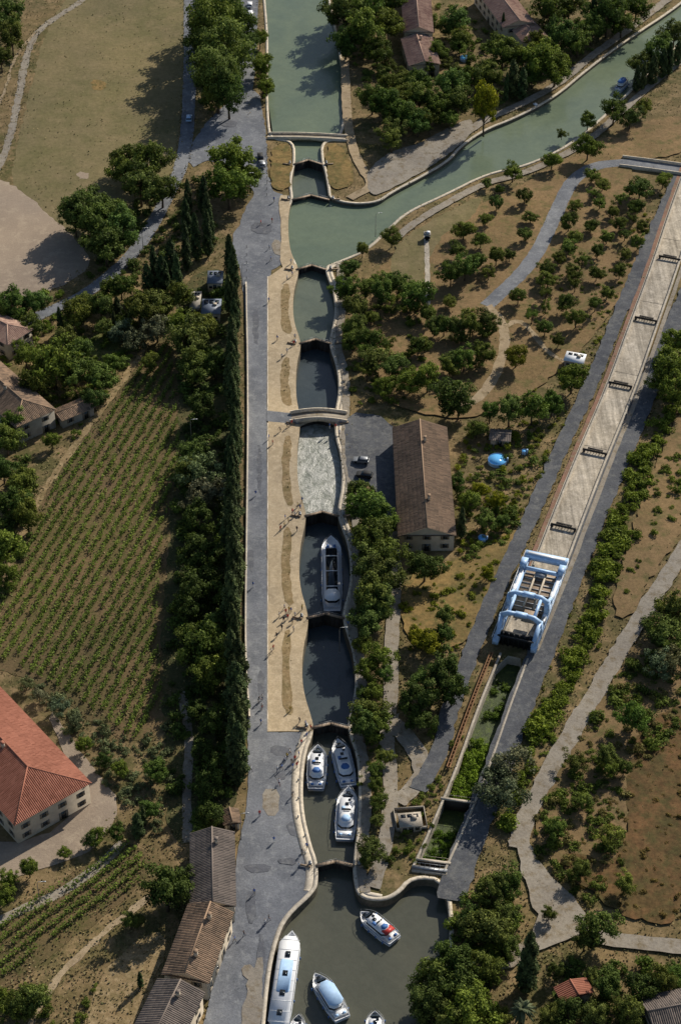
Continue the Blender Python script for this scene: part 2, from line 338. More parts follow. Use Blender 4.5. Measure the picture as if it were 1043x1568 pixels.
road('pavement_towpath',[(520,405),(526,470),(515,530),(530,570),(530,620),(528,700),(545,780),(545,850),(548,900),(535,950),(553,1010),(556,1060),(545,1115),(560,1170),(562,1260),(550,1320),(560,1368)],2.0,'track')
sheet('pavement_bridge_square',[(528,630),(600,640),(604,700),(608,810),(596,812),(575,740),(535,745),(528,690)],'asphd',1,.2)
road('path_service',[(600,815),(606,900),(598,1000),(600,1060),(590,1130),(600,1200),(592,1290),(570,1360)],3.2,'track')
road('path_service',[(598,1100),(640,1150),(650,1190),(610,1230)],4,'track',.4)
sheet('ground_island',[(415,222),(448,220),(446,270),(444,292),(414,292)],'yel')
sheet('ground_island',[(500,222),(520,220),(545,262),(540,285),(508,295),(500,260)],'yel')
road('path_island',[(528,90),(532,200),(550,255),(575,285),(535,305)],3.0,'path')
sheet('pavement_wharf',[(560,262),(600,232),(640,222),(690,195),(725,180),(722,205),(695,232),(650,262),(600,290),(565,305)],'track',2,.3)
road('path_towpath_north',[(1060,-30),(960,48),(900,90),(855,130),(790,165),(740,185),(700,215)],3,'track')
road('path_towpath_south',[(1060,80),(985,140),(905,215),(860,240),(800,268),(745,280),(690,308),(630,345),(600,372)],2.6,'track')
sheet('ground_orchard',[(700,330),(830,270),(940,200),(1060,170),(1060,240),(950,245),(1000,330),(960,450),(870,560),(760,640),(650,640),(560,600),(560,430),(640,350)],'orch')
sheet('ground_grass_bank',[(600,380),(640,350),(700,318),(740,300),(730,330),(660,370),(640,480),(600,440)],'field')
road('road_bridge',[(1080,268),(1000,252),(950,250),(905,256),(872,280),(850,330),(815,405),(745,470)],4.4,'asphalt')
road('path_orchard',[(745,470),(775,500),(768,560),(735,612),(700,625)],2.8,'path',.3)
road('path_orchard',[(775,500),(800,490),(840,545),(880,560)],1.6,'path',.4)
road('concrete_ditch',[(652,360),(655,420),(655,480)],1.4,'conc')
sheet('ground_yellow_verge',[(615,880),(700,860),(760,830),(800,790),(810,830),(760,900),(720,990),(640,1000),(615,960)],'yel')
sheet('ground_dry_slope',[(1060,870),(1000,940),(905,1090),(850,1180),(815,1260),(820,1300),(870,1330),(960,1320),(960,1200),(1060,1070)],'orch',2,.9)
sheet('ground_dry_slope',[(1060,600),(1010,690),(975,790),(930,930),(960,960),(1000,880),(1060,790)],'orch',2,.7)
sheet('ground_dry_field',[(975,1120),(1060,1060),(1060,1420),(960,1410),(850,1330),(860,1310),(960,1320),(960,1200)],'dry',2,.9)
SL=[(1075,240),(1043,330),(1018,410),(985,500),(950,600),(907,700),(862,815),(845,860),(790,990)]
SLW=resample(chaikin(PS(SL),2,False),3)
road('road_service_right',[(1060,440),(1005,560),(965,660),(918,770),(878,870),(832,990),(792,1090),(755,1200),(715,1300),(690,1380)],6.0,'asphd',.3)
road('road_service_left',[(1040,270),(990,380),(945,490),(895,610),(848,710),(800,820),(757,910),(722,1000),(690,1080),(672,1160),(640,1210)],3.8,'asphd',.3)
def ribbon_flat(name,p,o1,o2,mat,j=0):
    ZL[0]+=.006;A=offs(p,o1);C=offs(p,o2);n=len(p);b=B()
    A=[(x+random.uniform(-j,j),y) for x,y in A]
    b.faces([(x,y,ZL[0]) for x,y in A]+[(x,y,ZL[0]) for x,y in C],[(i,n+i,n+i+1,i+1) for i in range(n-1)],0);obj(name,b,[mat])
ribbon_flat('slope_channel_floor',SLW,3.3,-3.3,'slope')
ribbon_flat('slope_rail_strip',SLW,-5.4,-4.4,'rust',.1); ribbon_flat('slope_rail_strip',SLW,5.4,4.3,'track',.1)
ribbon_flat('slope_service_edge',SLW,-4.35,-3.82,'conc')
ribbon('rail',SLW,-5.0,-4.9,0,.18,'wood');ribbon('rail',SLW,4.8,4.9,0,.18,'wood')
ribbon('slope_channel_wall',SLW,3.3,3.8,0,1.1,'conc'); ribbon('slope_channel_wall',SLW,-3.3,-3.8,0,1.1,'conc')
b=B()
for i in range(5,len(SLW)-12,9):
    x,y=SLW[i];d=(SLW[i+1][0]-x,SLW[i+1][1]-y);r=math.atan2(d[1],d[0])+math.pi/2
    b.box((x,y,ZL[0]+.012),(6.5,.07,.02),0,r)
obj('slope_floor_joints',b,['wood'])
for u,v in ((1024,400),(988,494),(949,594),(910,697),(862,812)):
    x,y=P(u,v); d=P(u-45,v+110); r=math.atan2(d[1]-y,d[0]-x)+math.pi/2
    b=B(); b.box((0,0,1.2),(6.4,.35,.5),0); b.box((-2.9,0,.6),(.4,.5,1),0); b.box((2.9,0,.6),(.4,.5,1),0); b.box((0,.5,1.55),(4,.6,.15),0)
    for k in range(8): b.box((-2.6+k*.75,0,.75),(.12,.2,.8),0)
    obj('slope_baffle',b,['wood'],(x,y,0),r)
road('road_track_east',[(1080,790),(1043,850),(990,930),(900,1080),(845,1175),(800,1260),(792,1300)],4.0,'track',.3)
sheet('road_junction',[(785,1270),(808,1280),(830,1335),(880,1375),(900,1410),(880,1440),(835,1450),(770,1495),(765,1470),(830,1420),(800,1350)],'track',1,.35)
road('road_east_lane',[(870,1425),(930,1440),(1000,1448),(1080,1455)],3.5,'track')
kp=PS([(409.5,424),(409.5,630)]); ribbon('kerb',kp,.0,.3,.0,.2,'stone'); kp=PS([(409.5,648),(409.5,1121)]); ribbon('kerb',kp,0,.3,0,.2,'stone')
kp=chaikin(PS([(376,435),(379,600),(377,800),(374,1000),(381,1100)]),2,False); ribbon('parapet_wall',kp,0,.4,0,.8,'stone')
# ---------------- gates, bridges ----------------
for gi,(g,l,r) in enumerate(G):
    a=Vector(P(l-2,g));c=Vector(P(r+2,g));m_=Vector(P((l+r)/2,g-7)); b=B()
    for p,q in ((a,m_),(m_,c)):
        d=q-p;L=d.length;rot=math.atan2(d.y,d.x);mid=(p+q)/2
        b.box((mid.x,mid.y,-3.4),(L,.35,7.2),0,rot)
        b.box((mid.x,mid.y-.45,.32),(L,.8,.1),3,rot)
        nrm=Vector((-d.y,d.x)).normalized()
        for k in range(5):
            t=p+d*(k/4); b.box((t.x-nrm.x*.6,t.y-nrm.y*.6,.85),(.07,.07,1.0),2)
            b.box((t.x-nrm.x*.22,t.y-nrm.y*.22,-1.6),(.2,.15,3.4),1,rot)
        for zz in (.85,1.33): b.box((mid.x-nrm.x*.6,mid.y-nrm.y*.6,zz),(L,.05,.05),2,rot)
    for p,sx in ((a,-1),(c,1)):
        b.box((p.x+sx*1.2,p.y,.55),(.7,.6,.7),2); b.tube([(p.x+sx*1.2,p.y,.9),(p.x+sx*1.2,p.y,1.3)],[.1,.3],2)
        b.box((p.x+sx*2.2,p.y-.5,.5),(2.4,.35,.3),3,sx*.25)
    obj('lock_gate',b,['wood','wood','metal','woodl'])
def arch_bridge(name,p,q,w,rise,par=.9,mat='stone',deck='track'):
    p=Vector(p);q=Vector(q);d=q-p;L=d.length;rot=math.atan2(d.y,d.x);b=B();n=20
    z=lambda t:.15+rise*math.sin(math.pi*t)
    zb=lambda t:-2.5+(2.2+rise)*math.sin(math.pi*min(1,max(0,(t-.12)/.76)))**.6 if .12<t<.88 else -3
    for y0,y1,ad in ((-w/2+.36,w/2-.36,0),(-w/2,-w/2+.35,par),(w/2-.35,w/2,par)):
        V=[];Fc=[]
        for i in range(n+1):
            t=i/n;x=(t-.5)*L;V+=[(x,y0,zb(t)),(x,y1,zb(t)),(x,y1,z(t)+ad),(x,y0,z(t)+ad)]
        for i in range(n):
            for k in range(4): Fc.append((i*4+k,i*4+(k+1)%4,i*4+4+(k+1)%4,i*4+4+k))
        Fc+=[(0,1,2,3),(4*n,4*n+1,4*n+2,4*n+3)]
        b.faces(V,Fc,0 if ad else 1)
    m_=(p+q)/2; obj(name,b,[mat,deck],(m_.x,m_.y,0),rot)
arch_bridge('stone_arch_bridge',P(444,641),P(532,641),4.2,1.0)
arch_bridge('canal_footbridge',P(410,209),P(532,213),3.2,.35,par=.6)
arch_bridge('road_bridge_deck',P(950,249),P(1085,268),6,.2,par=.9,deck='asphalt')
b=B()
p=P(634,1334);q=P(680,1340);L=math.hypot(q[0]-p[0],q[1]-p[1])
b.box((0,0,-.3),(L+1,.6,1.6),0); b.box((0,.6,.7),(L+1,.8,.12),1)
for k in range(7): b.box((-L/2+L*k/6,1,1.2),(.08,.08,1),1)
b.box((0,1,1.7),(L,.06,.06),1)
obj('slope_end_gate',b,['conc','metal'],((p[0]+q[0])/2,(p[1]+q[1])/2,0),math.atan2(q[1]-p[1],q[0]-p[0]))
for v0,(lx,rx) in ((1225,(678,724)),(1318,(640,686))):
    p=P(lx,v0);q=P(rx,v0+6); b=B(); L=math.hypot(q[0]-p[0],q[1]-p[1]); b.box((0,0,-1.2),(L,.5,3.2),0); b.box((0,0,.5),(L+1,.7,.15),1); b.box((0,.4,1.4),(L,.05,.05),1)
    obj('trench_gate',b,['wood','conc'],((p[0]+q[0])/2,(p[1]+q[1])/2,0),math.atan2(q[1]-p[1],q[0]-p[0]))
tl=chaikin(PS([(768,1002),(735,1080),(700,1180),(665,1262),(634,1330)]),2,False);tr=chaikin(PS([(806,1010),(776,1090),(756,1150),(722,1240),(678,1336)]),2,False)
ribbon('trench_curb',tl,-.5,.0,0,.5,'conc'); ribbon('trench_curb',tr,0,.5,0,.5,'conc')
gb=chaikin(PS([(752,1005),(722,1080),(686,1180)]),2,False); ribbon('guide_beam',gb,-.42,-.22,1.0,1.35,'orange'); ribbon('guide_beam',gb,.22,.42,1.0,1.35,'orange')
b=B()
for i in range(34):
    t=i/33; u=752+(722-752)*t*2 if t<.5 else 722+(686-722)*(t-.5)*2; v=1005+75*t*2 if t<.5 else 1080+100*(t-.5)*2; x,y=P(u,v); b.box((x,y,.5),(.3,.3,1),0); b.box((x,y,1.2),(.8,.15,.15),0,.3)
obj('guide_beam_posts',b,['orange'])
# ---------------- water slope locomotive ----------------
p0=Vector(P(786,1000));p1=Vector(P(836,868)); d=p1-p0; rot=math.atan2(d.y,d.x)-math.pi/2; mid=(p0+p1)/2
E=empty('water_slope_locomotive',(mid.x,mid.y,0),rot); L=d.length
b=B()
for s in (-1,1):
    b.box((s*4.5,0,2.1),(1.3,L,1.5),0); b.box((s*4.5,0,3.0),(.7,L*.9,.3),1); b.box((s*4.5,-L*.2,2.95),(1.0,L*.08,.5),2)
    for k in range(9): b.box((s*5.2,-L/2+L*(k+.5)/9,2.1),(.12,.25,1.5),1)
b.box((0,L/2-.6,3.1),(10.4,1.8,1.5),0); b.box((0,L/2-5.4,3.2),(7.6,.7,.8),0); b.box((0,L/2-.6,3.9),(9,.9,.1),1)
obj('side_girders',b,['blue','white','metal'],parent=E)
b=B()
for yy in (-L*.1,-L*.33):
    for s in (-1,1):
        b.box((s*4.5,yy,4.4),(1.1,1.6,3.2),0)
        b.tube([(s*4.5,yy,5.9),(s*3.0,yy,7.0),(s*1.2,yy,7.2)],[.7,.6,.5],0,6)
    b.box((0,yy,7.2),(2.8,1.2,.8),0)
for s in (-1,1):
    b.tube([(s*3.0,-L*.1,6.8),(s*3.0,-L*.33,6.8)],[.4,.4],0,6); b.tube([(s*4.5,-L*.33,6),(s*4.2,-L*.49,2.8)],[.6,.5],0,6); b.tube([(s*4.5,-L*.1,6),(s*4.5,L*.08,2.8)],[.5,.5],0,6)
    b.box((s*4.5,L*.05,3.6),(.9,3,.9),1)
obj('portal_arches',b,['blue','white'],parent=E)
b=B(); b.box((0,L*.16,1.6),(7.6,L*.5,.25),0); b.box((1.2,-L*.2,3.4),(3.2,4,.25),0)
for k in range(8): b.box((0,-L*.06+k*1.7,1.85),(7.6,.2,.25),1)
b.box((-1.2,L*.14,2.3),(.4,L*.42,.8),2); b.box((1.2,L*.14,2.3),(.4,L*.42,.8),2); b.box((0,L*.3,2.5),(2.2,2,1.2),1)
obj('deck',b,['woodl','metal','cream'],parent=E)
b=B(); b.box((0,-L*.42,1.9),(7.6,.7,3.6),0)
for k in range(6): b.box((-3.1+k*1.25,-L*.42-.6,2.0),(.3,.5,3.8),0)
b.box((0,-L*.47,3.6),(8.5,.4,.4),0); obj('gate_shield',b,['black'],parent=E)
b=B()
for s in (-1,1):
    b.box((s*4.6,L*.36,3.6),(1.4,2.4,1.3),0); b.box((s*4.6,L*.36,3.75),(1.46,2.0,.5),1); b.box((s*4.6,L*.36,4.32),(1.6,2.7,.12),0)
obj('cabins',b,['blue','glass'],parent=E)
b=B()
for s in (-1,1):
    for k in range(8):
        y=-L*.44+k*L*.88/7; b.tube([(s*4.3,y,.75),(s*4.9,y,.75)],[.75,.75],0,14)
obj('wheels',b,['black'],parent=E)
b=B()
for s in (-1,1):
    for k in range(14): b.box((s*5.3,-L/2+k*L/13,3.3),(.06,.06,1.1),0)
    b.box((s*5.3,0,3.85),(.05,L,.05),0); b.box((s*5.3,0,3.4),(.05,L,.05),0)
obj('railings',b,['white'],parent=E)
# ---------------- houses ----------------
def house(name,r1,r2,w,hw,hr,kind='gable',roof='rbrown',wall='cream',chim=1):
    a=Vector(P(r1[0],r1[1],hr));c=Vector(P(r2[0],r2[1],hr));d=c-a;L=d.length;rot=math.atan2(d.y,d.x);m_=(a+c)/2
    ext=w/2 if kind=='hip' else 0
    E=empty(name,(m_.x,m_.y,0),rot); X=L/2+ext;Y=w/2; o=.45
    b=B(); b.faces([(-X,-Y,0),(X,-Y,0),(X,Y,0),(-X,Y,0),(-X,-Y,hw),(X,-Y,hw),(X,Y,hw),(-X,Y,hw)],[(0,1,5,4),(1,2,6,5),(2,3,7,6),(3,0,4,7)],0)
    if kind=='gable': b.faces([(-X,-Y,hw),(-X,Y,hw),(-X,0,hr-.1),(X,-Y,hw),(X,Y,hw),(X,0,hr-.1)],[(1,0,2),(3,4,5)],0)
    obj('walls',b,[wall],parent=E)
    b=B(); zo=hw-o*(hr-hw)/Y+.05; A=(-X-o,-Y-o,zo);Bb=(X+o,-Y-o,zo);C=(X+o,Y+o,zo);D=(-X-o,Y+o,zo)
    rx=X-ext+(o if kind=='gable' else 0); R1=(-rx,0,hr);R2=(rx,0,hr)
    planes=[[A,Bb,R2,R1],[C,D,R1,R2]]
    if kind=='hip': planes+=[[Bb,C,R2],[D,A,R1]]
    for pl in planes:
        b.faces(pl,[tuple(range(len(pl)))],0,.35)
        p0=Vector(pl[0]);e=(Vector(pl[1])-p0);le=e.length;e/=le;nn=e.cross(Vector(pl[2])-p0).normalized();gv=nn.cross(e)
        q=[((Vector(p)-p0).dot(e),(Vector(p)-p0).dot(gv)) for p in pl];V=[];T=[]
        t=.2;fx=random.uniform(0,6)
        while t<le-.1:
            ws=[]
            for i in range(len(q)):
                (x1,y1),(x2,y2)=q[i],q[(i+1)%len(q)]
                if (x1<=t<x2) or (x2<=t<x1): ws.append(y1+(y2-y1)*(t-x1)/(x2-x1))
            if len(ws)>=2:
                w0,w1=min(ws),max(ws);k=max(1,int((w1-w0)/1.0))
                for j in range(k):
                    ya=w0+(w1-w0)*j/k;yb=w0+(w1-w0)*(j+1)/k
                    l0=p0+e*(t-.14)+gv*ya;l1=p0+e*(t-.14)+gv*yb;m0=p0+e*t+gv*ya+nn*.12;m1=p0+e*t+gv*yb+nn*.1;r0=p0+e*(t+.14)+gv*ya;r1_=p0+e*(t+.14)+gv*yb
                    V+=[l0,m0,m1,l1,m0,r0,r1_,m1]; tt=min(1,max(0,random.gauss(.46+.25*math.sin(t*.35+fx+math.sin(ya*.8))*math.cos(ya*.6+fx),.24)));T+=[tt,tt]
            t+=.42
        b.quads(np.array([tuple(v) for v in V]),0,T)
    b.tube([(R1[0],0,hr+.02),(R2[0],0,hr+.02)],[.17,.17],0,6,.7)
    if kind=='hip':
        for cc,rr in ((A,R1),(D,R1),(Bb,R2),(C,R2)): b.tube([cc,rr],[.15,.15],0,6,.7)
    b.faces([A,Bb,C,D],[(3,2,1,0)],0,.2)
    obj('roof',b,[roof],parent=E)
    b=B();fl=2 if hw>4.5 else 1
    for (ax,ay,bx,by,nx,ny) in ((-X,-Y,X,-Y,0,-1),(X,Y,-X,Y,0,1),(X,-Y,X,Y,1,0),(-X,Y,-X,-Y,-1,0)):
        Lw=math.hypot(bx-ax,by-ay);n=max(1,int(Lw/4.2))
        for i in range(n):
            t=(i+.5)/n;x=ax+(bx-ax)*t;y=ay+(by-ay)*t
            for f in range(fl):
                z=1.6+f*2.7
                if i==n//2 and f==0: sx,sz,z=1.1,2.2,1.1
                else: sx,sz=1.0,1.3
                dd=lambda wd,th: (wd,th) if nx==0 else (th,wd)
                q=dd(sx,.08); b.box((x+nx*.03,y+ny*.03,z),(q[0],q[1],sz),0)
                q=dd(sx+.3,.1); b.box((x+nx*.06,y+ny*.06,z-sz/2-.06),(q[0],q[1],.1),2)
                for s in (-1,1):
                    ox=s*(sx/2+.28); q=dd(.5,.06); b.box((x+nx*.05+(ox if nx==0 else 0),y+ny*.05+(ox if nx!=0 else 0),z),(q[0],q[1],sz),1)
    obj('windows',b,['glass','shut','stone'],parent=E)
    b=B()
    for k in range(chim):
        x=(-.3+.55*k)*L; b.box((x,.9,hr+.3),(.8,.6,1.5),0); b.box((x,.9,hr+1.1),(1,.8,.12),1)
    if chim: obj('chimneys',b,[wall,roof],parent=E)
    return E
house('lock_keepers_house',(643,643),(654,806),13.2,5.2,7.8,'gable','rbrown','cream',2)
house('tiled_roof_house',(43,1174),(-110,1008),18,6.5,9.8,'hip','rred','cream',1)
house('farmhouse',(35,612),(-70,520),11.5,6,8.4,'hip','rbrown','render',1)
house('small_outbuilding',(88,632),(136,612),5,2.8,3.6,'gable','rbrown','render',0)
house('orange_roof_house',(12,497),(-50,465),9,5.5,7.4,'hip','rpink','cream',1)
house('row_house',(325,1268),(326,1378),8.3,5.5,7.2,'gable','rgrey','cream',1)
house('row_house',(322,1383),(284,1487),8.6,6,7.8,'gable','rbrown','cream',2)
house('row_house',(276,1502),(228,1600),9,6,7.8,'gable','rgrey','cream',1)
house('small_shed',(352,1238),(356,1256),3,2.5,3.2,'gable','rbrown','cream',0)
house('pink_roof_house',(636,-30),(641,40),9.5,6,8,'gable','rpink','cream',1)
house('pink_roof_house',(638,52),(650,92),10,4.5,6,'gable','rpink','cream',1)
house('stone_villa',(750,-30),(795,30),11,6,8,'gable','rpink','cream',1)
house('stone_villa',(790,20),(812,45),9,4.5,6,'hip','rpink','cream',0)
house('corner_house',(995,1548),(1080,1530),9,3.5,5.5,'gable','rgrey','render',0)
house('garden_house',(874,1502),(884,1520),6,3.0,3.9,'gable','rred','render',0)
house('garden_shed',(752,662),(780,664),4,2.4,3,'gable','rgrey','render',0)
def flatbox(name,u,v,sx,sy,h,wall,top,rot=0):
    x,y=P(u,v,h);b=B();b.box((0,0,h/2),(sx,sy,h),0);b.box((0,0,h+.12),(sx+.5,sy+.5,.22),1);b.box((0,-sy/2-.02,h*.5),(1,.06,h*.75),2);b.box((sx*.3,-sy/2-.02,h*.6),(.9,.06,.8),2);b.box((-sx*.3,-sy/2-.02,h*.6),(.9,.06,.8),2);b.box((sx*.2,sy*.1,h+.4),(1,1,.5),0)
    for k in range(3): b.box((-sx*.3+k*sx*.3,sy*.3,h+.26),(sx*.22,sy*.25,.08),2)
    obj(name,b,[wall,top,'glass'],(x,y,0),rot)
flatbox('ticket_kiosk',330,425,4,6,3.2,'cream','slate'); flatbox('ticket_kiosk',324,470,5,7,3,'cream','slate'); flatbox('cream_wall_hut',300,460,2.5,8,2.5,'cream','render')
flatbox('transformer_hut',880,548,5,4,2.6,'render','white',-.3); flatbox('pump_house',628,1256,4.4,3.4,2.0,'conc','conc',.1)
flatbox('control_cabin',654,358,1.6,1.6,2.2,'white','render')
x,y=P(628,1256);b=B()
for s in (-1,1):
    b.box((s*3.2,0,.5),(.15,5.6,1),0);b.box((0,s*2.8,.5),(6.2,.15,1),0)
obj('enclosure_fence',b,['render'],(x,y,0),.1)
for u,v,r in ((761,708,2.4),(738,828,1.0),(712,92,1.7),(802,695,.6)):
    x,y=P(u,v);b=B();b.tube([(0,0,0),(0,0,1.1)],[r,r],0,24,cap=False);b.tube([(0,0,.0),(0,0,.95)],[r-.08,r-.08],1,24)
    b.tube([(0,0,1.0),(0,0,1.12)],[r+.1,r+.1],0,24,cap=False); b.box((r+.2,0,.7),(.3,.6,1.4),0); obj('garden_pool',b,['cyan','pool'],(x,y,0))
# ---------------- boats ----------------
def outline(L,W,n=12,bow=.35,stern=.8):
    pts=[]
    for i in range(n+1):
        t=i/n; y=-L/2+L*t
        if t>1-bow: k=(t-(1-bow))/bow; w=W/2*(1-k**2.0)
        else: w=W/2*(stern+(1-stern)*min(1,t*4))
        pts.append((w,y))
    return [(x,y) for x,y in pts]+[(-x,y) for x,y in pts[::-1][1:]]
def loft(b,rings,mat,capt=True,tint=.5):
    n=len(rings[0]);V=[p for r in rings for p in r];Fc=[]
    for i in range(len(rings)-1):
        for k in range(n): Fc.append((i*n+k,i*n+(k+1)%n,(i+1)*n+(k+1)%n,(i+1)*n+k))
    if capt: Fc.append(tuple(range((len(rings)-1)*n,len(rings)*n)))
    b.faces(V,Fc,mat,tint)
def rr(L,W,cy,z,c=.25):
    x=W/2;y=L/2;c=min(c*W,y*.9); return [(x,cy-y+c,z),(x,cy+y-c*1.6,z),(x-c,cy+y,z),(-x+c,cy+y,z),(-x,cy+y-c*1.6,z),(-x,cy-y+c,z),(-x+c,cy-y,z),(x-c,cy-y,z)]
def boat(name,st,bw,W,wz,style='cruiser',trim='navy'):
    a=Vector(P(st[0],st[1],wz+1));c=Vector(P(bw[0],bw[1],wz+1));d=c-a;L=d.length;rot=math.atan2(d.y,d.x)-math.pi/2;m_=(a+c)/2
    E=empty(name,(m_.x,m_.y,wz),rot); o=outline(L,W,12,.2 if style in('barge','tour') else .35); fb=1.15
    sc=lambda k,z,kk=1: [(x*k,y*kk,z) for x,y in o]
    b=B(); loft(b,[sc(.8,-.5,.94),sc(.96,.3,.98),sc(1,fb)],0,False)
    loft(b,[sc(1,fb),sc(.93,fb,.975),sc(.93,fb-.3,.975)],0,True); loft(b,[sc(1.012,fb-.38,1.004),sc(1.012,fb-.2,1.004)],1,False)
    obj('hull',b,['white',trim],parent=E)
    b=B();w=B();z0=fb-.3
    if style=='barge':
        loft(b,[rr(L*.66,W*.8,-L*.03,z0),rr(L*.66,W*.8,-L*.03,z0+.95)],0); loft(w,[rr(L*.62,W*.56,-L*.02,z0+.96,.1),rr(L*.62,W*.56,-L*.02,z0+1.12,.1)],0)
        loft(w,[rr(L*.6,W*.825,-L*.03,z0+.4),rr(L*.6,W*.825,-L*.03,z0+.75)],0,False)
        loft(b,[rr(L*.13,W*.7,-L*.37,z0),rr(L*.12,W*.64,-L*.37,z0+2.1),],0); loft(b,[rr(L*.15,W*.78,-L*.37,z0+2.12),rr(L*.15,W*.78,-L*.37,z0+2.25)],0)
        loft(w,[rr(L*.132,W*.71,-L*.37,z0+1.2),rr(L*.128,W*.69,-L*.37,z0+1.8)],0,False)
        for k in range(3): b.box((0,-L*.22+k*L*.2,z0+1.2),(W*.58,.25,.12),0)
        for s in (-1,1): b.box((s*.8,L*.34,z0+.2),(.6,1.4,.4),1)
    elif style=='tour':
        loft(b,[rr(L*.8,W*.86,-L*.02,z0),rr(L*.8,W*.84,-L*.02,z0+1.7)],0); loft(w,[rr(L*.78,W*.875,-L*.02,z0+.6),rr(L*.78,W*.87,-L*.02,z0+1.3)],0,False)
        loft(b,[rr(L*.83,W*.94,-L*.02,z0+1.72),rr(L*.83,W*.94,-L*.02,z0+1.85)],0); loft(b,[rr(L*.3,W*.6,L*.02,z0+1.86,.1),rr(L*.3,W*.55,L*.02,z0+1.98,.1)],1)
        for k in range(4): b.box((0,-L*.32+k*L*.18,z0+1.95),(1,1.3,.16),2)
        for k in range(9): b.box((0,-L*.4+k*L*.095,z0+1.87),(W*.9,.06,.06),0)
    else:
        loft(b,[rr(L*.62,W*.76,-L*.02,z0),rr(L*.58,W*.68,-L*.02,z0+1.25)],0)
        loft(w,[rr(L*.612,W*.752,-L*.02,z0+.55),rr(L*.592,W*.712,-L*.02,z0+.98)],0,False)
        loft(w,[rr(.9,W*.55,L*.26,z0+1.28,.2),rr(.8,W*.5,L*.255,z0+1.34,.2)],0)
        loft(b,[rr(L*.22,W*.6,-L*.16,z0+1.26),rr(L*.2,W*.54,-L*.16,z0+1.75)],0)
        loft(b,[rr(L*.12,W*.42,-L*.19,z0+1.76),rr(L*.12,W*.42,-L*.19,z0+1.82)],1)
        b.box((0,-L*.04,z0+1.9),(W*.4,.08,.6),2); b.box((.0,L*.1,z0+1.34),(.7,.7,.14),2); b.box((.5,L*.18,z0+1.32),(.5,.5,.1),2); b.box((-.7,L*.02,z0+1.34),(.7,1.0,.1),1)
        b.box((0,-L*.4,z0+.4),(W*.7,1.2,.4),0); b.box((0,L*.36,z0+.25),(.8,1,.35),2)
        for s in (-1,1): b.box((s*W*.2,-L*.43,z0+.7),(.6,.5,.2),1)
        if style=='canopy': loft(b,[rr(L*.5,W*.8,-L*.08,z0+2.1),rr(L*.5,W*.7,-L*.08,z0+2.3)],1)
        if style=='red': b.box((0,-L*.3,z0+1.6),(W*.6,1.4,.2),3)
    obj('cabin',b,['white',trim,'glass','red'],parent=E); obj('windows',w,['glass'],parent=E)
    b=B()
    rp=[(x*.96,y*.985,fb+.75) for x,y in o]+[(o[0][0]*.96,o[0][1]*.985,fb+.75)]
    b.tube(rp,[.035]*len(rp),0,4)
    for x,y in o: b.tube([(x*.96,y*.985,fb),(x*.96,y*.985,fb+.75)],[.03,.03],0,4)
    for k in range(4):
        for s in (-1,1): b.tube([(s*W*.53,-L*.35+k*L*.2,.3),(s*W*.53,-L*.35+k*L*.2,.95)],[.13,.13],1,8)
    obj('rails_and_fenders',b,['metal','navy'],parent=E)
boat('canal_barge',(509,936),(507,820),4.9,-3.4,'barge')
boat('cabin_cruiser',(484,1208),(487,1140),4.3,-2.6); boat('cabin_cruiser',(534,1204),(517,1131),4.3,-2.6)
boat('cabin_cruiser',(528,1286),(534,1204),4.6,-2.6,'cruiser','cyan')
boat('cabin_cruiser',(605,1440),(552,1396),3.9,-2,'red'); boat('cabin_cruiser',(525,1560),(482,1490),4.0,-2,'canopy','cyan')
boat('tour_boat',(424,1590),(448,1425),4.3,-2,'tour','cyan'); boat('cabin_cruiser',(575,1605),(574,1548),3.6,-2); boat('cabin_cruiser',(452,1610),(458,1553),3,-2)
boat('motor_boat',(945,138),(960,122),2.8,-.9,'canopy','navy')
x,y=P(812,163);b=B();b.box((0,0,.1),(7,2.6,.5),0);b.box((0,0,.4),(6.4,2.2,.12),1);b.box((2,0,.7),(1,1.2,.6),0);obj('moored_pontoon',b,['white','woodl'],(x,y,-.6),.6)
# ---------------- cars ----------------
def car(name,u,v,rot,paint,van=False):
    x,y=P(u,v,.7);E=empty(name,(x,y,ZL[0]),rot);b=B();l,w=(5.0,1.95) if van else (4.2,1.75)
    prof=[(-l/2,.35),(-l/2+.05,.85),(-l/2+.2,.95),(l/2-1.1,.9),(l/2-.15,.72),(l/2,.55),(l/2,.35)]
    loft(b,[[(-w/2,p[0],p[1]) for p in prof],[(w/2,p[0],p[1]) for p in prof]],0,True); b.faces([(-w/2,p[0],p[1]) for p in prof],[tuple(range(len(prof)))],0)
    h=1.9 if van else 1.42; y1=l/2-.9 if van else l/2-1.3; y0=-l/2+.1
    def ring(z,k,a,c): return [(-w/2*k,a,z),(w/2*k,a,z),(w/2*k,c,z),(-w/2*k,c,z)]
    loft(b,[ring(h-.08,.8,y0+.35,y1-.55),ring(h,.76,y0+.45,y1-.7)],0); obj('body',b,[paint],parent=E)
    b=B();loft(b,[ring(.88,.96,y0+.05,y1+.1),ring(h-.07,.8,y0+.32,y1-.52)],0);obj('windows',b,['glass'],parent=E)
    b=B()
    for sx in (-1,1):
        for yy in (-l/2+.8,l/2-.85): b.tube([(sx*(w/2-.2),yy,.32),(sx*(w/2+.02),yy,.32)],[.32,.32],0,14)
    obj('wheels',b,['black'],parent=E)
car('parked_van',384,24,0,'white',True);car('parked_car',383,8,0,'white');car('parked_car',290,182,0,'cyan');car('parked_car',399,240,.1,'black');car('parked_car',402,252,.1,'metal')
car('parked_car',553,706,1.4,'metal');car('parked_car',558,728,1.35,'black');car('parked_car',382,60,0,'metal')
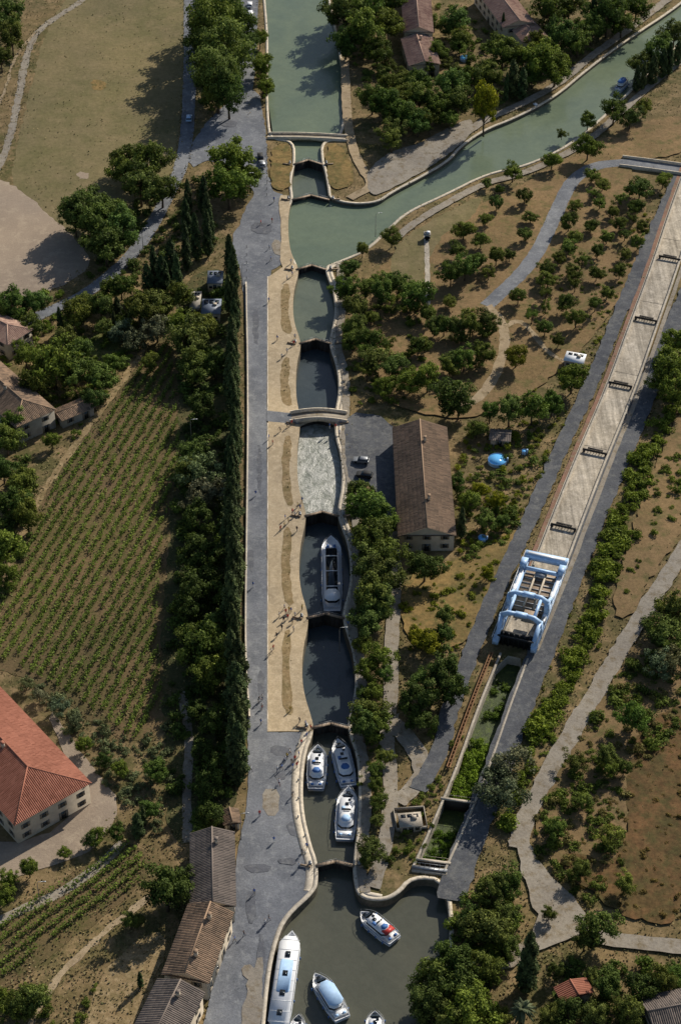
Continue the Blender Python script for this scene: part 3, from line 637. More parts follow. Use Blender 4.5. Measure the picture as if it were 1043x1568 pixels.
# ---------------- street furniture ----------------
def lamp(u,v,h=8):
    x,y=P(u,v);b=B();b.tube([(0,0,0),(0,0,h*.9),(.2,0,h),(1.3,0,h+.15)],[.1,.07,.05,.05],0,8);b.box((1.5,0,h+.12),(.7,.25,.12),0);b.tube([(0,0,0),(0,0,.3)],[.2,.16],0,8);obj('street_lamp',b,['metal'],(x,y,0))
for u,v in ((294,680),(370,1285),(220,385),(575,362),(63,1390),(372,440),(380,300),(520,1000)): lamp(u,v)
b=B()
for v in range(1140,1310,28):
    x,y=P(457 if v<1260 else 468,v);b.tube([(x,y,0),(x,y,.5),(x,y,.62)],[.16,.14,.2],0,8)
obj('mooring_bollards',b,['metal'])
b=B()
for i,(u,v) in enumerate([(378,380+k*12) for k in range(5)]+[(409,300-k*9) for k in range(8)]+[(478,1330),(482,1336),(486,1340)]):
    x,y=P(u,v);b.tube([(x,y,0),(x,y,.9)],[.07,.07],0,6);b.tube([(x,y,.9),(x,y,1.0)],[.1,.04],0,6)
obj('bollard_posts',b,['wood'])
# ---------------- vegetation ----------------
def cards(c,outw,size,asp=.7,rnd=1.0):
    n=len(c);nr=outw+rng.normal(size=(n,3))*rnd*.5;nr/=np.linalg.norm(nr,axis=1)[:,None]+1e-9
    r=rng.normal(size=(n,3));t=np.cross(nr,r);t/=np.linalg.norm(t,axis=1)[:,None]+1e-9;bt=np.cross(nr,t)
    s=size[:,None];V=np.stack([c-t*s,c-bt*s*asp,c+t*s*1.1,c+bt*s*asp],1);return V.reshape(-1,3)
def sph(n):
    v=rng.normal(size=(n,3));return v/np.linalg.norm(v,axis=1)[:,None]
def broad(name,mat='leaf',R=5.0,Ht=11,ncl=70,per=62,ls=.3,flat=.9,irr=.3):
    b=B();cz=Ht-R*flat*1.0;cs=[];ph=rng.uniform(0,6,4)
    for i in range(ncl):
        ang=random.uniform(0,6.283);zz=random.uniform(-.75,1);q=math.sqrt(max(0,1-zz*zz))
        lump=1+irr*(.5*math.sin(ang*2+ph[0]+zz)+.35*math.sin(ang*3+ph[1]-2*zz)+.3*math.sin(zz*4+ph[2]))
        sh=random.choice([.9,.85,.8,.72,.5])*lump
        if zz<-.2: sh*=.85
        p=np.array([q*math.cos(ang),q*math.sin(ang),zz*flat])*R*sh;r=random.uniform(.75,1.55)*R/5
        cs.append(p);n=int(per*(r/1.1)**2)+12
        d=sph(n);c=p+d*r*rng.uniform(.35,1.15,size=(n,1))*np.array([1,1,.8])+np.array([0,0,cz])
        tn=np.clip(.44+random.gauss(0,.16)+.24*d[:,2]+.14*zz+rng.normal(size=n)*.18,0,1)  # sunlit tops painted into the leaf tint: lighter upward, plus random variation
        o=d*.7+np.array([p[0],p[1],p[2]+1])/R*.6
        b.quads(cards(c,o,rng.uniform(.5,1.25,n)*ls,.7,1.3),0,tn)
    b.tube([(0,0,0),(.1,.05,Ht*.2),(0,.1,Ht*.4),(.1,0,Ht*.7)],[.36,.28,.2,.06],1,7)
    for p in random.sample(cs,9):
        q=p+np.array([0,0,cz]);b.tube([(0,.1,Ht*.25),(q[0]*.5,q[1]*.5,(Ht*.25+q[2])*.5+.3),tuple(q)],[.14,.09,.03],1,5)
    return b.mesh(name,[mat,'bark'])
def cypress(name,Ht=14,R=1.5):
    b=B();n=3400;t=rng.beta(1.2,1.4,n);z=.6+t*(Ht-.6);prof=R*np.minimum(1,(t*6+.35))*np.sqrt(np.clip(1-t**1.7,0,1))
    a=rng.uniform(0,2*np.pi,n);lump=1+.2*np.sin(a*3+z*1.3)+.14*np.sin(a*5-z*2.1);rad=prof*lump*rng.uniform(.6,1.1,n)
    c=np.stack([np.cos(a)*rad,np.sin(a)*rad,z],1);o=np.stack([np.cos(a),np.sin(a),np.full(n,.6)],1)
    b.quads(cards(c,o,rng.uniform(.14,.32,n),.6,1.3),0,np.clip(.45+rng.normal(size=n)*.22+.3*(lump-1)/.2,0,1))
    b.tube([(0,0,0),(0,0,Ht*.5),(0,0,Ht*.93)],[.25,.15,.03],1,6)
    for k in range(10):
        zz=1+k*Ht*.08;aa=k*2.4;b.tube([(0,0,zz),(math.cos(aa)*R*.6,math.sin(aa)*R*.6,zz+1)],[.06,.02],1,4)
    return b.mesh(name,['cyp','bark'])
def bush_arr(n=230,R=1.0):
    V=[];T=[]
    for k in range(6):
        p=sph(1)[0]*np.array([.62,.62,.25])*R+np.array([0,0,.42*R]);d=sph(n//6);d[:,2]=np.abs(d[:,2])
        c=p+d*R*rng.uniform(.2,.62,(n//6,1));V.append(cards(c,d,rng.uniform(.08,.2,n//6)*R,.7,1.4));T.append(np.clip(.4+.3*d[:,2]+random.gauss(0,.13)+rng.normal(size=n//6)*.16,0,1))
    return np.concatenate(V),np.concatenate(T)
BR=[broad('broad_a'),broad('broad_b',ncl=62,flat=1.0,Ht=12,irr=.4),broad('broad_c',ncl=76,flat=.8,Ht=10,irr=.35),broad('broad_d',ncl=56,irr=.5),broad('broad_e',ncl=66,flat=.95,Ht=11.5,irr=.45)]
PLN=[broad('plane_a',Ht=13,flat=1.15,ncl=96,per=60,ls=.25,irr=.35),broad('plane_b',Ht=13.5,flat=1.2,ncl=90,per=60,ls=.25,irr=.45)]
SP=[broad('sparse_a',ncl=34,per=42,irr=.5,ls=.34),broad('sparse_b',ncl=30,per=44,irr=.6,ls=.34,flat=.8)]
OL=[broad('olive_a','olive',R=5,Ht=9,ncl=52,per=52,ls=.27,flat=.8,irr=.4),broad('olive_b','olive',R=5,Ht=9.5,ncl=46,per=52,ls=.27,flat=.9,irr=.5)]
CY=[cypress('cyp_a'),cypress('cyp_b',14,1.3),cypress('cyp_c',13,1.7),cypress('cyp_d',15,1.15)]
BU=[bush_arr() for _ in range(6)]
def tree(u,v,d,col=None,kind='leaf',nm=None,hs=1.0):
    s=SC(v);D=d/s;me=random.choice(OL if kind=='olive' else (PLN if kind=='plane' else BR));k=D/9.8
    zc=(7.6 if kind=='plane' else 6.3)*k*hs;x,y=P(u,v,zc)
    g=random.uniform(.75,1.3);c=col or (g*random.uniform(.85,1.25),g,g*random.uniform(.75,1.1))
    if col: g=random.uniform(.85,1.15);c=tuple(q*g for q in col)
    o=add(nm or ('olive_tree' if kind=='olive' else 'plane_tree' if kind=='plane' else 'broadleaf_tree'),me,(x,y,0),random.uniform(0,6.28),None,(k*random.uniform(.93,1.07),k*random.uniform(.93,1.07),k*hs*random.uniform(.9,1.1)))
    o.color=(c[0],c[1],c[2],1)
def cyp(u,v,h=14,w=1.0):
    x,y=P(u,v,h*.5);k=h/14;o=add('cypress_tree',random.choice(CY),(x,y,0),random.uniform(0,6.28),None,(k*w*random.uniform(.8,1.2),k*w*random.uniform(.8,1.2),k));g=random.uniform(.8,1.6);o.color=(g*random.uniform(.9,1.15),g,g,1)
LT=(1.4,1.3,.9);YT=(2.2,1.6,.5);DK=(.72,.74,.7)
for t in [(325,30,76),(345,70,82),(332,112,74),(365,35,50),(350,142,50),(308,75,56),(335,-5,70),(308,40,50),(375,70,40),(325,150,36)]: tree(t[0],t[1],t[2],None,'plane',hs=1.15)
T=[(355,248,72,LT),(350,285,62,(1.1,1.15,.8)),(375,268,45,LT),(400,100,34,LT),(408,130,30,LT),(398,60,26,LT),
(195,240,55),(230,250,58),(215,282,60),(248,290,50),(190,265,45),(130,312,72),(172,328,62),(115,335,50),(188,352,60),(162,375,60),(145,345,60),
(8,20,60),(18,58,48),(2,90,35),(530,20,60),(555,50,65),(530,62,50),(562,12,60),(590,35,50),(578,75,45),(540,-10,60),(600,0,40),
(590,160,45),(615,172,48),(642,150,45),(570,152,40),(602,198,40),(640,186,40),(668,162,40),(692,132,50),(702,155,40),(640,125,35),(620,140,35),(600,215,35),
(770,78,50),(830,88,60,LT),(850,104,50,LT),(800,88,40),(720,122,40),(748,112,42),(815,115,35),(860,60,50),(885,62,45),(842,15,55),(872,5,50),(930,20,60),(952,35,40),(975,5,50),(700,30,40),(705,60,35),(820,60,30),(845,-10,50),(905,45,40),
(985,95,42),(1008,82,45),(1033,50,40),(940,168,40),(965,178,35),(985,165,25),(900,225,38,LT),(900,185,25),(785,262,30,LT),(845,245,27,LT),(980,285,36),(1015,275,25,LT),(760,312,22),(745,280,16),(860,205,16),(765,290,14),
(600,362,30),(710,350,32),(700,382,28),(760,392,28),(712,408,42),(690,420,36),(728,400,30),(555,383,22),(535,408,30),
(545,470,42),(530,440,40),(545,500,36),(585,450,40),(600,432,30),(570,522,38),(640,452,48),(618,440,36),(575,548,42),(602,560,42),(628,580,45,LT),(590,592,35,LT),(655,580,42,LT),(690,605,60,DK),(702,622,40,DK),(700,500,30),(680,498,34),(720,500,34),(745,492,34),(740,540,36),(710,550,38),(665,500,30),(540,522,34),(655,480,30),(690,555,32),(640,530,30),(560,440,30),
(790,545,36,(1.4,1.,.5)),(876,578,46,LT),(780,630,45),(815,625,48),(750,632,32),(845,620,35),(730,655,30),
(548,752,40),(562,775,62),(580,795,55),(568,825,66),(585,845,60),(565,870,60),(588,885,58),(570,915,62),(585,925,50),(562,950,50),
(580,1008,45,LT),(562,1025,40,LT),(555,985,30),(568,1092,55),(558,1115,50),(578,1115,45),(572,1060,32,LT),(556,1060,25),(590,1035,30),
(640,1072,60,DK),(680,1030,62,DK),(640,1100,45,DK),(692,1060,50,DK),(652,1040,45),(680,970,32),(655,983,38,YT),(637,972,28,YT),(650,868,50,DK),(680,945,32),(720,770,36,LT),(745,795,32),(762,768,26,YT),(700,740,30),(735,750,26,YT),(770,800,24),(745,880,22,YT),
(575,1205,30),(580,1228,28),(575,1180,28),(578,1253,22),(568,1300,42),(560,1320,26),(590,1160,26),(780,1165,72,None,'olive'),(765,1205,72,None,'olive'),(755,1185,45,None,'olive'),
(1025,560,62,LT),(1032,600,50,LT),(1035,520,42,LT),(1010,585,35,LT),(1020,965,60),(1035,935,50),(1033,1010,55,None,'olive'),(1010,1010,50,None,'olive'),(970,1100,45,(1.2,1.4,1.1)),(930,1160,36),(935,1180,30,LT),
(750,1365,50),(778,1352,50),(745,1418,62),(720,1402,42),(772,1400,40),(915,1422,62),(895,1440,40),(690,1475,60),(660,1500,60),(702,1510,72,DK),(650,1540,60),(720,1550,80,LT),(680,1560,60),(742,1480,50),(780,1450,35),(930,1510,50),(982,1512,52,DK),(1012,1502,46),(962,1552,50),(908,1555,45),(870,1550,45,DK),(840,1560,40),(760,1560,40),(840,1400,25),(1030,1490,30),(850,1490,28),(905,1495,28),
(20,470,50),(52,465,42),(0,475,40),(120,480,45),(155,470,42),(185,505,42,None,'olive'),(205,515,42,None,'olive'),(215,478,50),(240,460,50),(275,500,42,LT),(290,520,66),(310,500,50),(240,500,46,None,'olive'),(82,558,70,LT),(58,590,50),(112,565,50),(152,572,50),(125,535,40),(170,445,36),(160,500,30),(10,672,50),(22,650,40),(38,742,50),(25,772,60),(3,838,60,LT),(10,880,42,LT),(42,792,48),(80,675,24,LT),(275,455,40),(300,560,50),(230,555,30),(40,545,40,LT),(100,520,40),(5,720,40),(145,610,35),
(308,712,70,None,'olive'),(322,742,60,None,'olive'),(295,690,42),(300,762,50,None,'olive'),(285,722,40),(310,850,60,DK),(300,900,60,DK),(290,935,50,DK),(310,992,70),(302,975,58),(322,1030,60),(330,960,52),(305,800,50,DK),(325,900,50,DK),(310,620,50,DK),(330,560,40,DK),
(310,1150,42,DK),(322,1200,50,DK),(325,1250,42,DK),(300,1090,40,DK),(330,1110,50,DK),(335,1170,40,DK),(240,1180,35),
(255,1365,72,DK),(272,1350,52,DK),(50,1530,50),(30,1540,42),(90,1080,34,None,'olive'),(60,1062,30,None,'olive'),(115,1100,30,None,'olive'),(40,1045,26,None,'olive'),(180,1275,28),(150,1280,28,LT),(140,1288,24),(200,1410,30),(45,1330,32,LT),(10,1370,32,LT),(100,1305,20,LT),(14,1345,30,LT),(130,1140,28,LT),(185,1178,26,LT),(160,1165,24),(230,1240,30),(210,1410,24)]
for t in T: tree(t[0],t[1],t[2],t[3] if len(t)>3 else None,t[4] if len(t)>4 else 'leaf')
tree(742,165,44,YT,nm='poplar_tree',hs=1.7)
def scatterpts(px,mind,n):
    poly=PS(px);xs=[p[0] for p in poly];ys=[p[1] for p in poly];out=[]
    k=n*14;X=rng.uniform(min(xs),max(xs),k);Y=rng.uniform(min(ys),max(ys),k);ok=pip(X,Y,poly)&~pip(X,Y,CAN)
    for x,y in zip(X[ok],Y[ok]):
        if len(out)>=n: break
        if mind==0 or all((x-a)**2+(y-b_)**2>mind*mind for a,b_ in out): out.append((x,y))
    return out
def orchard(px,mind,n,dm,cols=None):
    for x,y in scatterpts(px,mind,n):
        xx=np.array([x]*3);yy=np.array([y,y+2,y+4])
        if any(pip(xx,yy,r).any() for r in ROADS): continue
        k=random.uniform(*dm)/9.8;o=add('orchard_tree',random.choice(BR+SP),(x,y,0),random.uniform(0,6.28),None,(k,k,k*random.uniform(.8,1.05)));g=random.uniform(.65,1.4);o.color=(g*random.uniform(.95,1.25),g,g*.85,1)
orchard([(868,300),(905,280),(965,300),(985,370),(945,470),(900,500),(850,540),(785,470),(830,400)],5.6,60,(3.8,5.8))
orchard([(640,480),(740,440),(770,480),(740,600),(650,600)],7.5,9,(3.5,5.5))
orchard([(720,340),(800,290),(840,300),(820,380),(740,450),(690,440)],10,8,(3.5,5.5))
orchard([(560,110),(690,100),(690,200),(610,220),(560,170)],6,16,(5,8))
orchard([(820,1290),(860,1180),(960,1150),(950,1280),(960,1380),(880,1370)],8,14,(3,5.5))
orchard([(530,430),(620,400),(640,500),(560,600),(535,540)],7,8,(4,6))
orchard([(20,500),(200,450),(260,480),(180,580),(80,640)],6.5,14,(4,8))
orchard([(640,20),(740,60),(720,130),(660,110)],6,9,(4,7))
# cypresses
vv=478
while vv<1215:
    h=random.choice([9,11,12.5,14,15.5,17,18]) if vv>520 else 12
    cyp(358+(4 if vv>1030 else 0)+random.uniform(-5,4),vv-25,h,random.uniform(.85,1.3)); vv+=random.choice([9,10,12,14,17])
for u,v,h in ((262,400,15),(285,380,16),(248,420,13),(272,425,14),(300,365,15),(318,360,15),(226,425,11),(236,410,13),(313,300,14),(318,330,14),(288,300,12),(322,345,12),(285,330,12),(255,425,10),(352,395,14),(358,415,14),(350,450,13),(92,490,9),(180,470,8),(211,1262,8),(220,1250,6),(175,490,7),
 (800,128,12),(785,120,14),(775,135,10),(908,22,15),(918,30,14),(938,8,15),(985,115,11),(975,120,10),(1000,105,12),(1015,95,12),(1025,90,12),(810,1470,17),(806,1485,14),(707,800,10),(1038,80,10),(770,40,9),(215,1500,5)):
    cyp(u,v,h,1.15)
b=B();b.tube([(0,0,0),(.1,0,2.2),(.0,0,4.2)],[.45,.35,.4],1,9)
for k in range(46):
    a=k*2.4;el=random.uniform(-.3,1.2);L=random.uniform(2.6,3.4);pts=[]
    for j in range(6):
        t=j/5;r=L*t*math.cos(el)*(1);pts.append(Vector((math.cos(a)*r,math.sin(a)*r,4.2+L*t*math.sin(el)-1.6*t*t)))
    sd=Vector((-math.sin(a),math.cos(a),0));V=[];tt=random.random()
    for j in range(5):
        w0=.35*math.sin(math.pi*(j/5*.8+.15));w1=.35*math.sin(math.pi*((j+1)/5*.8+.15))
        for s in (-1,1): V+=[pts[j],pts[j+1],pts[j+1]+sd*s*w1-Vector((0,0,.15)),pts[j]+sd*s*w0-Vector((0,0,.15))]
    b.quads(np.array([tuple(v) for v in V]),0,[tt]*(len(V)//4))
x,y=P(800,1545,4);obj('palm_tree',b,['olive','bark'],(x,y,0))
def shrubs(name,px,n,sz,col=(1,1,1),path=None,mat='leaf',z=0,jit=1.5,avoid=True,canal=True):
    b=B()
    if path: 
        pp=resample(chaikin(PS(path),2,False),2);pts=[]
        for _ in range(n):
            i=random.randrange(len(pp)-1);t=random.random();pts.append((pp[i][0]+(pp[i+1][0]-pp[i][0])*t+random.gauss(0,jit),pp[i][1]+(pp[i+1][1]-pp[i][1])*t+random.gauss(0,jit)))
    else: pts=scatterpts(px,0,n) if canal else None
    if pts is None:
        poly=PS(px);xs=[p[0] for p in poly];ys=[p[1] for p in poly];pts=[]
        while len(pts)<n:
            x=random.uniform(min(xs),max(xs));y=random.uniform(min(ys),max(ys))
            if pip(np.array([x]),np.array([y]),poly)[0]: pts.append((x,y))
    if avoid and pts:
        X=np.array([p[0] for p in pts]);Y=np.array([p[1] for p in pts]);bad=pip(X,Y,CAN)|pip(X,Y,TRE)
        for r in ROADS: bad|=pip(X,Y,r)
        pts=[p for p,q in zip(pts,bad) if not q]
    for x,y in pts:
        V,Tn=random.choice(BU);s=random.uniform(*sz)*random.choice([.5,.8,1,1.25]);a=random.uniform(0,6.28);c,s_=math.cos(a),math.sin(a)
        W=np.stack([(V[:,0]*c-V[:,1]*s_)*s+x,(V[:,0]*s_+V[:,1]*c)*s+y,V[:,2]*s*random.uniform(.6,1.2)+z],1);b.quads(W,0,np.clip(Tn+random.gauss(0,.16),0,1))
    if pts:
        o=obj(name,b,[mat]);o.color=(*col,1)
shrubs('shrubbery',[(275,450),(350,430),(350,800),(350,1000),(355,1260),(300,1285),(262,1200),(262,1000),(270,800),(285,640)],330,(.9,2.4),(.75,.8,.75))
shrubs('shrubbery',[(525,420),(610,420),(650,500),(650,620),(540,620),(530,520)],130,(.5,1.5),(1.1,1.05,.8))
shrubs('hedge',None,210,(.8,1.9),(1.3,1.2,.6),path=[(945,800),(930,860),(905,940),(880,1020),(845,1090),(820,1130)],jit=1.3)
shrubs('hedge',None,150,(.8,2.0),(1.3,1.2,.65),path=[(1043,600),(1005,660),(975,730),(950,800),(935,870)],jit=1.6)
shrubs('hedge',None,60,(.6,1.5),(1.2,1.1,.7),path=[(1043,700),(1015,770),(985,830),(960,880)],jit=3.5)
shrubs('hedge',None,50,(.8,2.0),(1.3,1.25,.7),path=[(835,1130),(815,1180),(800,1230),(780,1270)],jit=1.5)
shrubs('scrub',[(835,1190),(900,1085),(1000,940),(1060,900),(1060,1090),(960,1200),(950,1330),(900,1390),(840,1350),(812,1290)],330,(.4,1.7),(1.0,.95,.75))
shrubs('scrub',[(835,1190),(900,1085),(1000,940),(1060,900),(1060,1090),(960,1200),(950,1330),(900,1390),(840,1350),(812,1290)],260,(.3,1.2),(1.4,1.05,.6),mat='olive')
shrubs('scrub',[(960,1120),(1060,1060),(1060,1420),(960,1410),(860,1350)],420,(.2,.7),(1.3,.8,.4),mat='olive')
shrubs('scrub',[(10,1022),(100,1070),(205,1140),(262,1110),(262,1200),(240,1290),(200,1240),(140,1180),(60,1070)],180,(.4,1.2),(1.1,1.1,.9),mat='olive')
shrubs('garden_shrubs',[(0,450),(150,440),(300,440),(250,520),(180,590),(95,700),(0,650)],220,(.5,1.6),(1.3,1.3,.75))
shrubs('garden_shrubs',[(700,670),(820,640),(850,700),(790,850),(700,1000),(620,1000),(615,890),(700,860)],260,(.3,1.2),(1.6,1.3,.5))
shrubs('garden_shrubs',[(700,670),(820,640),(850,700),(790,850),(700,860)],100,(.7,1.7),(1,1,.8))
shrubs('shrubbery',[(560,110),(700,110),(900,40),(910,90),(790,150),(650,205),(560,140)],220,(.7,1.8))
shrubs('shrubbery',[(690,1400),(760,1330),(800,1400),(770,1480),(760,1580),(620,1580),(660,1480)],190,(.8,1.8),(1.1,1.1,.8))
shrubs('shrubbery',[(850,1470),(1060,1480),(1060,1600),(850,1600)],130,(.7,1.8),(.9,.95,.8))
shrubs('trench_weeds',[(712,1120),(752,1130),(755,1150),(725,1222),(685,1222),(700,1180)],130,(.6,1.3),(1.4,1.5,.7),z=-2.4,avoid=False,canal=False)
shrubs('trench_weeds',[(760,1030),(790,1040),(765,1095),(740,1090)],35,(.5,1.0),(.9,1.0,.7),z=-2.6,avoid=False,canal=False)
shrubs('trench_reeds',[(668,1262),(700,1262),(680,1312),(645,1312)],70,(.4,.8),(1.0,1.2,.6),z=-2.6,avoid=False,canal=False)
shrubs('verge_weeds',None,240,(.3,1.0),(1.5,1.2,.6),path=[(1000,300),(985,330),(955,420),(920,490),(870,600),(830,680),(780,790),(740,870),(700,960)],jit=2.6)
shrubs('verge_weeds',None,170,(.3,1.1),(1.2,1.1,.8),path=[(565,1130),(575,1200),(575,1290),(620,1330),(650,1220),(680,1120)],jit=2)
shrubs('verge_weeds',None,150,(.2,.8),(1.5,1.2,.6),path=[(1030,540),(980,660),(930,770),(885,880),(850,970),(806,1100),(760,1230)],jit=1.3)
shrubs('shrubbery',[(0,700),(50,700),(60,760),(40,860),(0,930)],60,(.8,1.8))
shrubs('shrubbery',[(560,130),(600,130),(600,90),(600,60),(520,60)],40,(.8,1.8))
shrubs('shrubbery',[(395,80),(420,80),(422,160),(408,170),(395,130)],30,(.8,1.6),(1.5,1.4,.8))
shrubs('shrubbery',[(170,430),(270,330),(300,280),(330,330),(330,400),(260,450)],110,(.8,1.8),DK)
shrubs('shrubbery',[(225,290),(275,270),(245,340),(160,430),(130,430)],70,(.8,2),DK)
shrubs('shrubbery',[(300,0),(360,0),(355,160),(300,180)],60,(.8,1.8),DK)
shrubs('shrubbery',[(95,1600),(150,1500),(120,1590),(0,1568),(0,1520),(60,1500)],80,(.5,1.2),(1.2,1.1,.8))
shrubs('shrubbery',[(850,430),(960,330),(985,370),(940,480),(880,520)],50,(.3,.8),(1.2,1.1,.7))
shrubs('shrubbery',[(640,0),(900,0),(900,50),(700,110),(660,110)],130,(.6,1.6),(1,1,.8))
# vines
def vines(name,px,dpx0,dpx1,sp):
    poly=PS(px);a=P(*dpx0);c=P(*dpx1);d=np.array([c[0]-a[0],c[1]-a[1]]);d/=np.linalg.norm(d);nn=np.array([-d[1],d[0]]);pa=np.array(poly);s=pa@nn;t=pa@d;C=[]
    r=s.min()
    while r<s.max():
        k=int((t.max()-t.min())*30);tt=rng.uniform(t.min(),t.max(),k);off=r+rng.normal(0,.3,k)+.14*np.sin(tt*.9+r);vg=.5+.5*np.sin(tt*1.9+r*7)*.5
        gap=(np.sin(tt*.37+r*3.1)+np.sin(tt*.13+r*1.7))>-1.75
        z=rng.uniform(.25,1.6,k);pts=d[None]*tt[:,None]+nn[None]*off[:,None];C.append(np.concatenate([pts,z[:,None]],1)[(rng.random(k)<.6+vg*.5)&gap]);r+=sp
    C=np.concatenate(C);C=C[pip(C[:,0],C[:,1],poly)];n=len(C);o=rng.normal(size=(n,3))*.8;o[:,2]=abs(o[:,2])+.8
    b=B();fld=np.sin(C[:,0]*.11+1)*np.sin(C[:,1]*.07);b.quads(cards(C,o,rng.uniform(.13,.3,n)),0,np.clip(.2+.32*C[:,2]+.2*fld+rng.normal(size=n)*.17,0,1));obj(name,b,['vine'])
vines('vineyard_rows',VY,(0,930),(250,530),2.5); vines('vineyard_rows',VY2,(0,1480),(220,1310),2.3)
# grass tufts
n=120000;v=rng.uniform(-30,1600,n);u=rng.uniform(-30,1075,n)
t=np.array([P(a,b_) for a,b_ in zip(u,v)]);X,Y=t[:,0],t[:,1]
bad=pip(X,Y,CAN)|pip(X,Y,TRE)
for r in ROADS: bad|=pip(X,Y,r)
for z_ in ([(285,262),(300,205),(355,150),(395,130),(411,290),(440,300),(460,405),(480,1121),(560,1130),(560,1340),(640,1340),(640,1650),(290,1650),(320,1540),(362,1300),(378,1240),(372,1000),(376,600),(374,430),(352,365),(395,290),(330,240)],[(-80,250),(15,275),(95,345),(150,400),(0,475),(-100,490)],[(528,630),(600,640),(608,810),(528,745)],[(1075,240),(1043,310),(820,860),(760,1000),(810,1010),(870,860),(1060,400)],[(560,262),(725,180),(650,262),(565,305)],[(600,640),(690,640),(700,860),(605,860)],[(-60,1040),(60,1060),(190,1230),(100,1320),(-60,1370)]):
    bad|=pip(X,Y,PS(z_))
fieldm=pip(X,Y,PS([(70,40),(160,-60),(300,-60),(275,270),(160,420),(20,288)]));bad|=fieldm&(rng.random(n)<.75)
cl=np.sin(X*.31+np.sin(Y*.17)*2)*np.sin(Y*.23+np.sin(X*.11)*2);bad|=(cl+rng.normal(0,.5,n)<-.35)
X=X[~bad];Y=Y[~bad]
ed=np.array(EDGES);ed=ed[rng.integers(0,len(ed),9000)]+rng.normal(0,.45,(9000,2));e_ok=~pip(ed[:,0],ed[:,1],CAN)&~pip(ed[:,0],ed[:,1],TRE);ed=ed[e_ok]
bk=[]
for a,b_ in ((432,515),(545,625),(665,778),(805,930),(963,1098)):
    for _ in range(60): bk.append(P(random.gauss(438 if a<600 else 441,3),random.uniform(a+6,b_-8)))
bk=np.array(bk);bk=bk[~pip(bk[:,0],bk[:,1],CAN)]
X=np.concatenate([X,ed[:,0],bk[:,0]]);Y=np.concatenate([Y,ed[:,1],bk[:,1]])
n=len(X);c=np.stack([X,Y,rng.uniform(.05,.3,n)+.1*(rng.random(n)>.8)],1);o=rng.normal(size=(n,3));o[:,2]=abs(o[:,2])+.3
b=B();b.quads(cards(c,o,rng.uniform(.1,.34,n)),0,np.clip(rng.normal(.4,.28,n)+.25*np.sin(X*.07)*np.cos(Y*.05),0,1));obj('grass_tufts',b,['grass'])
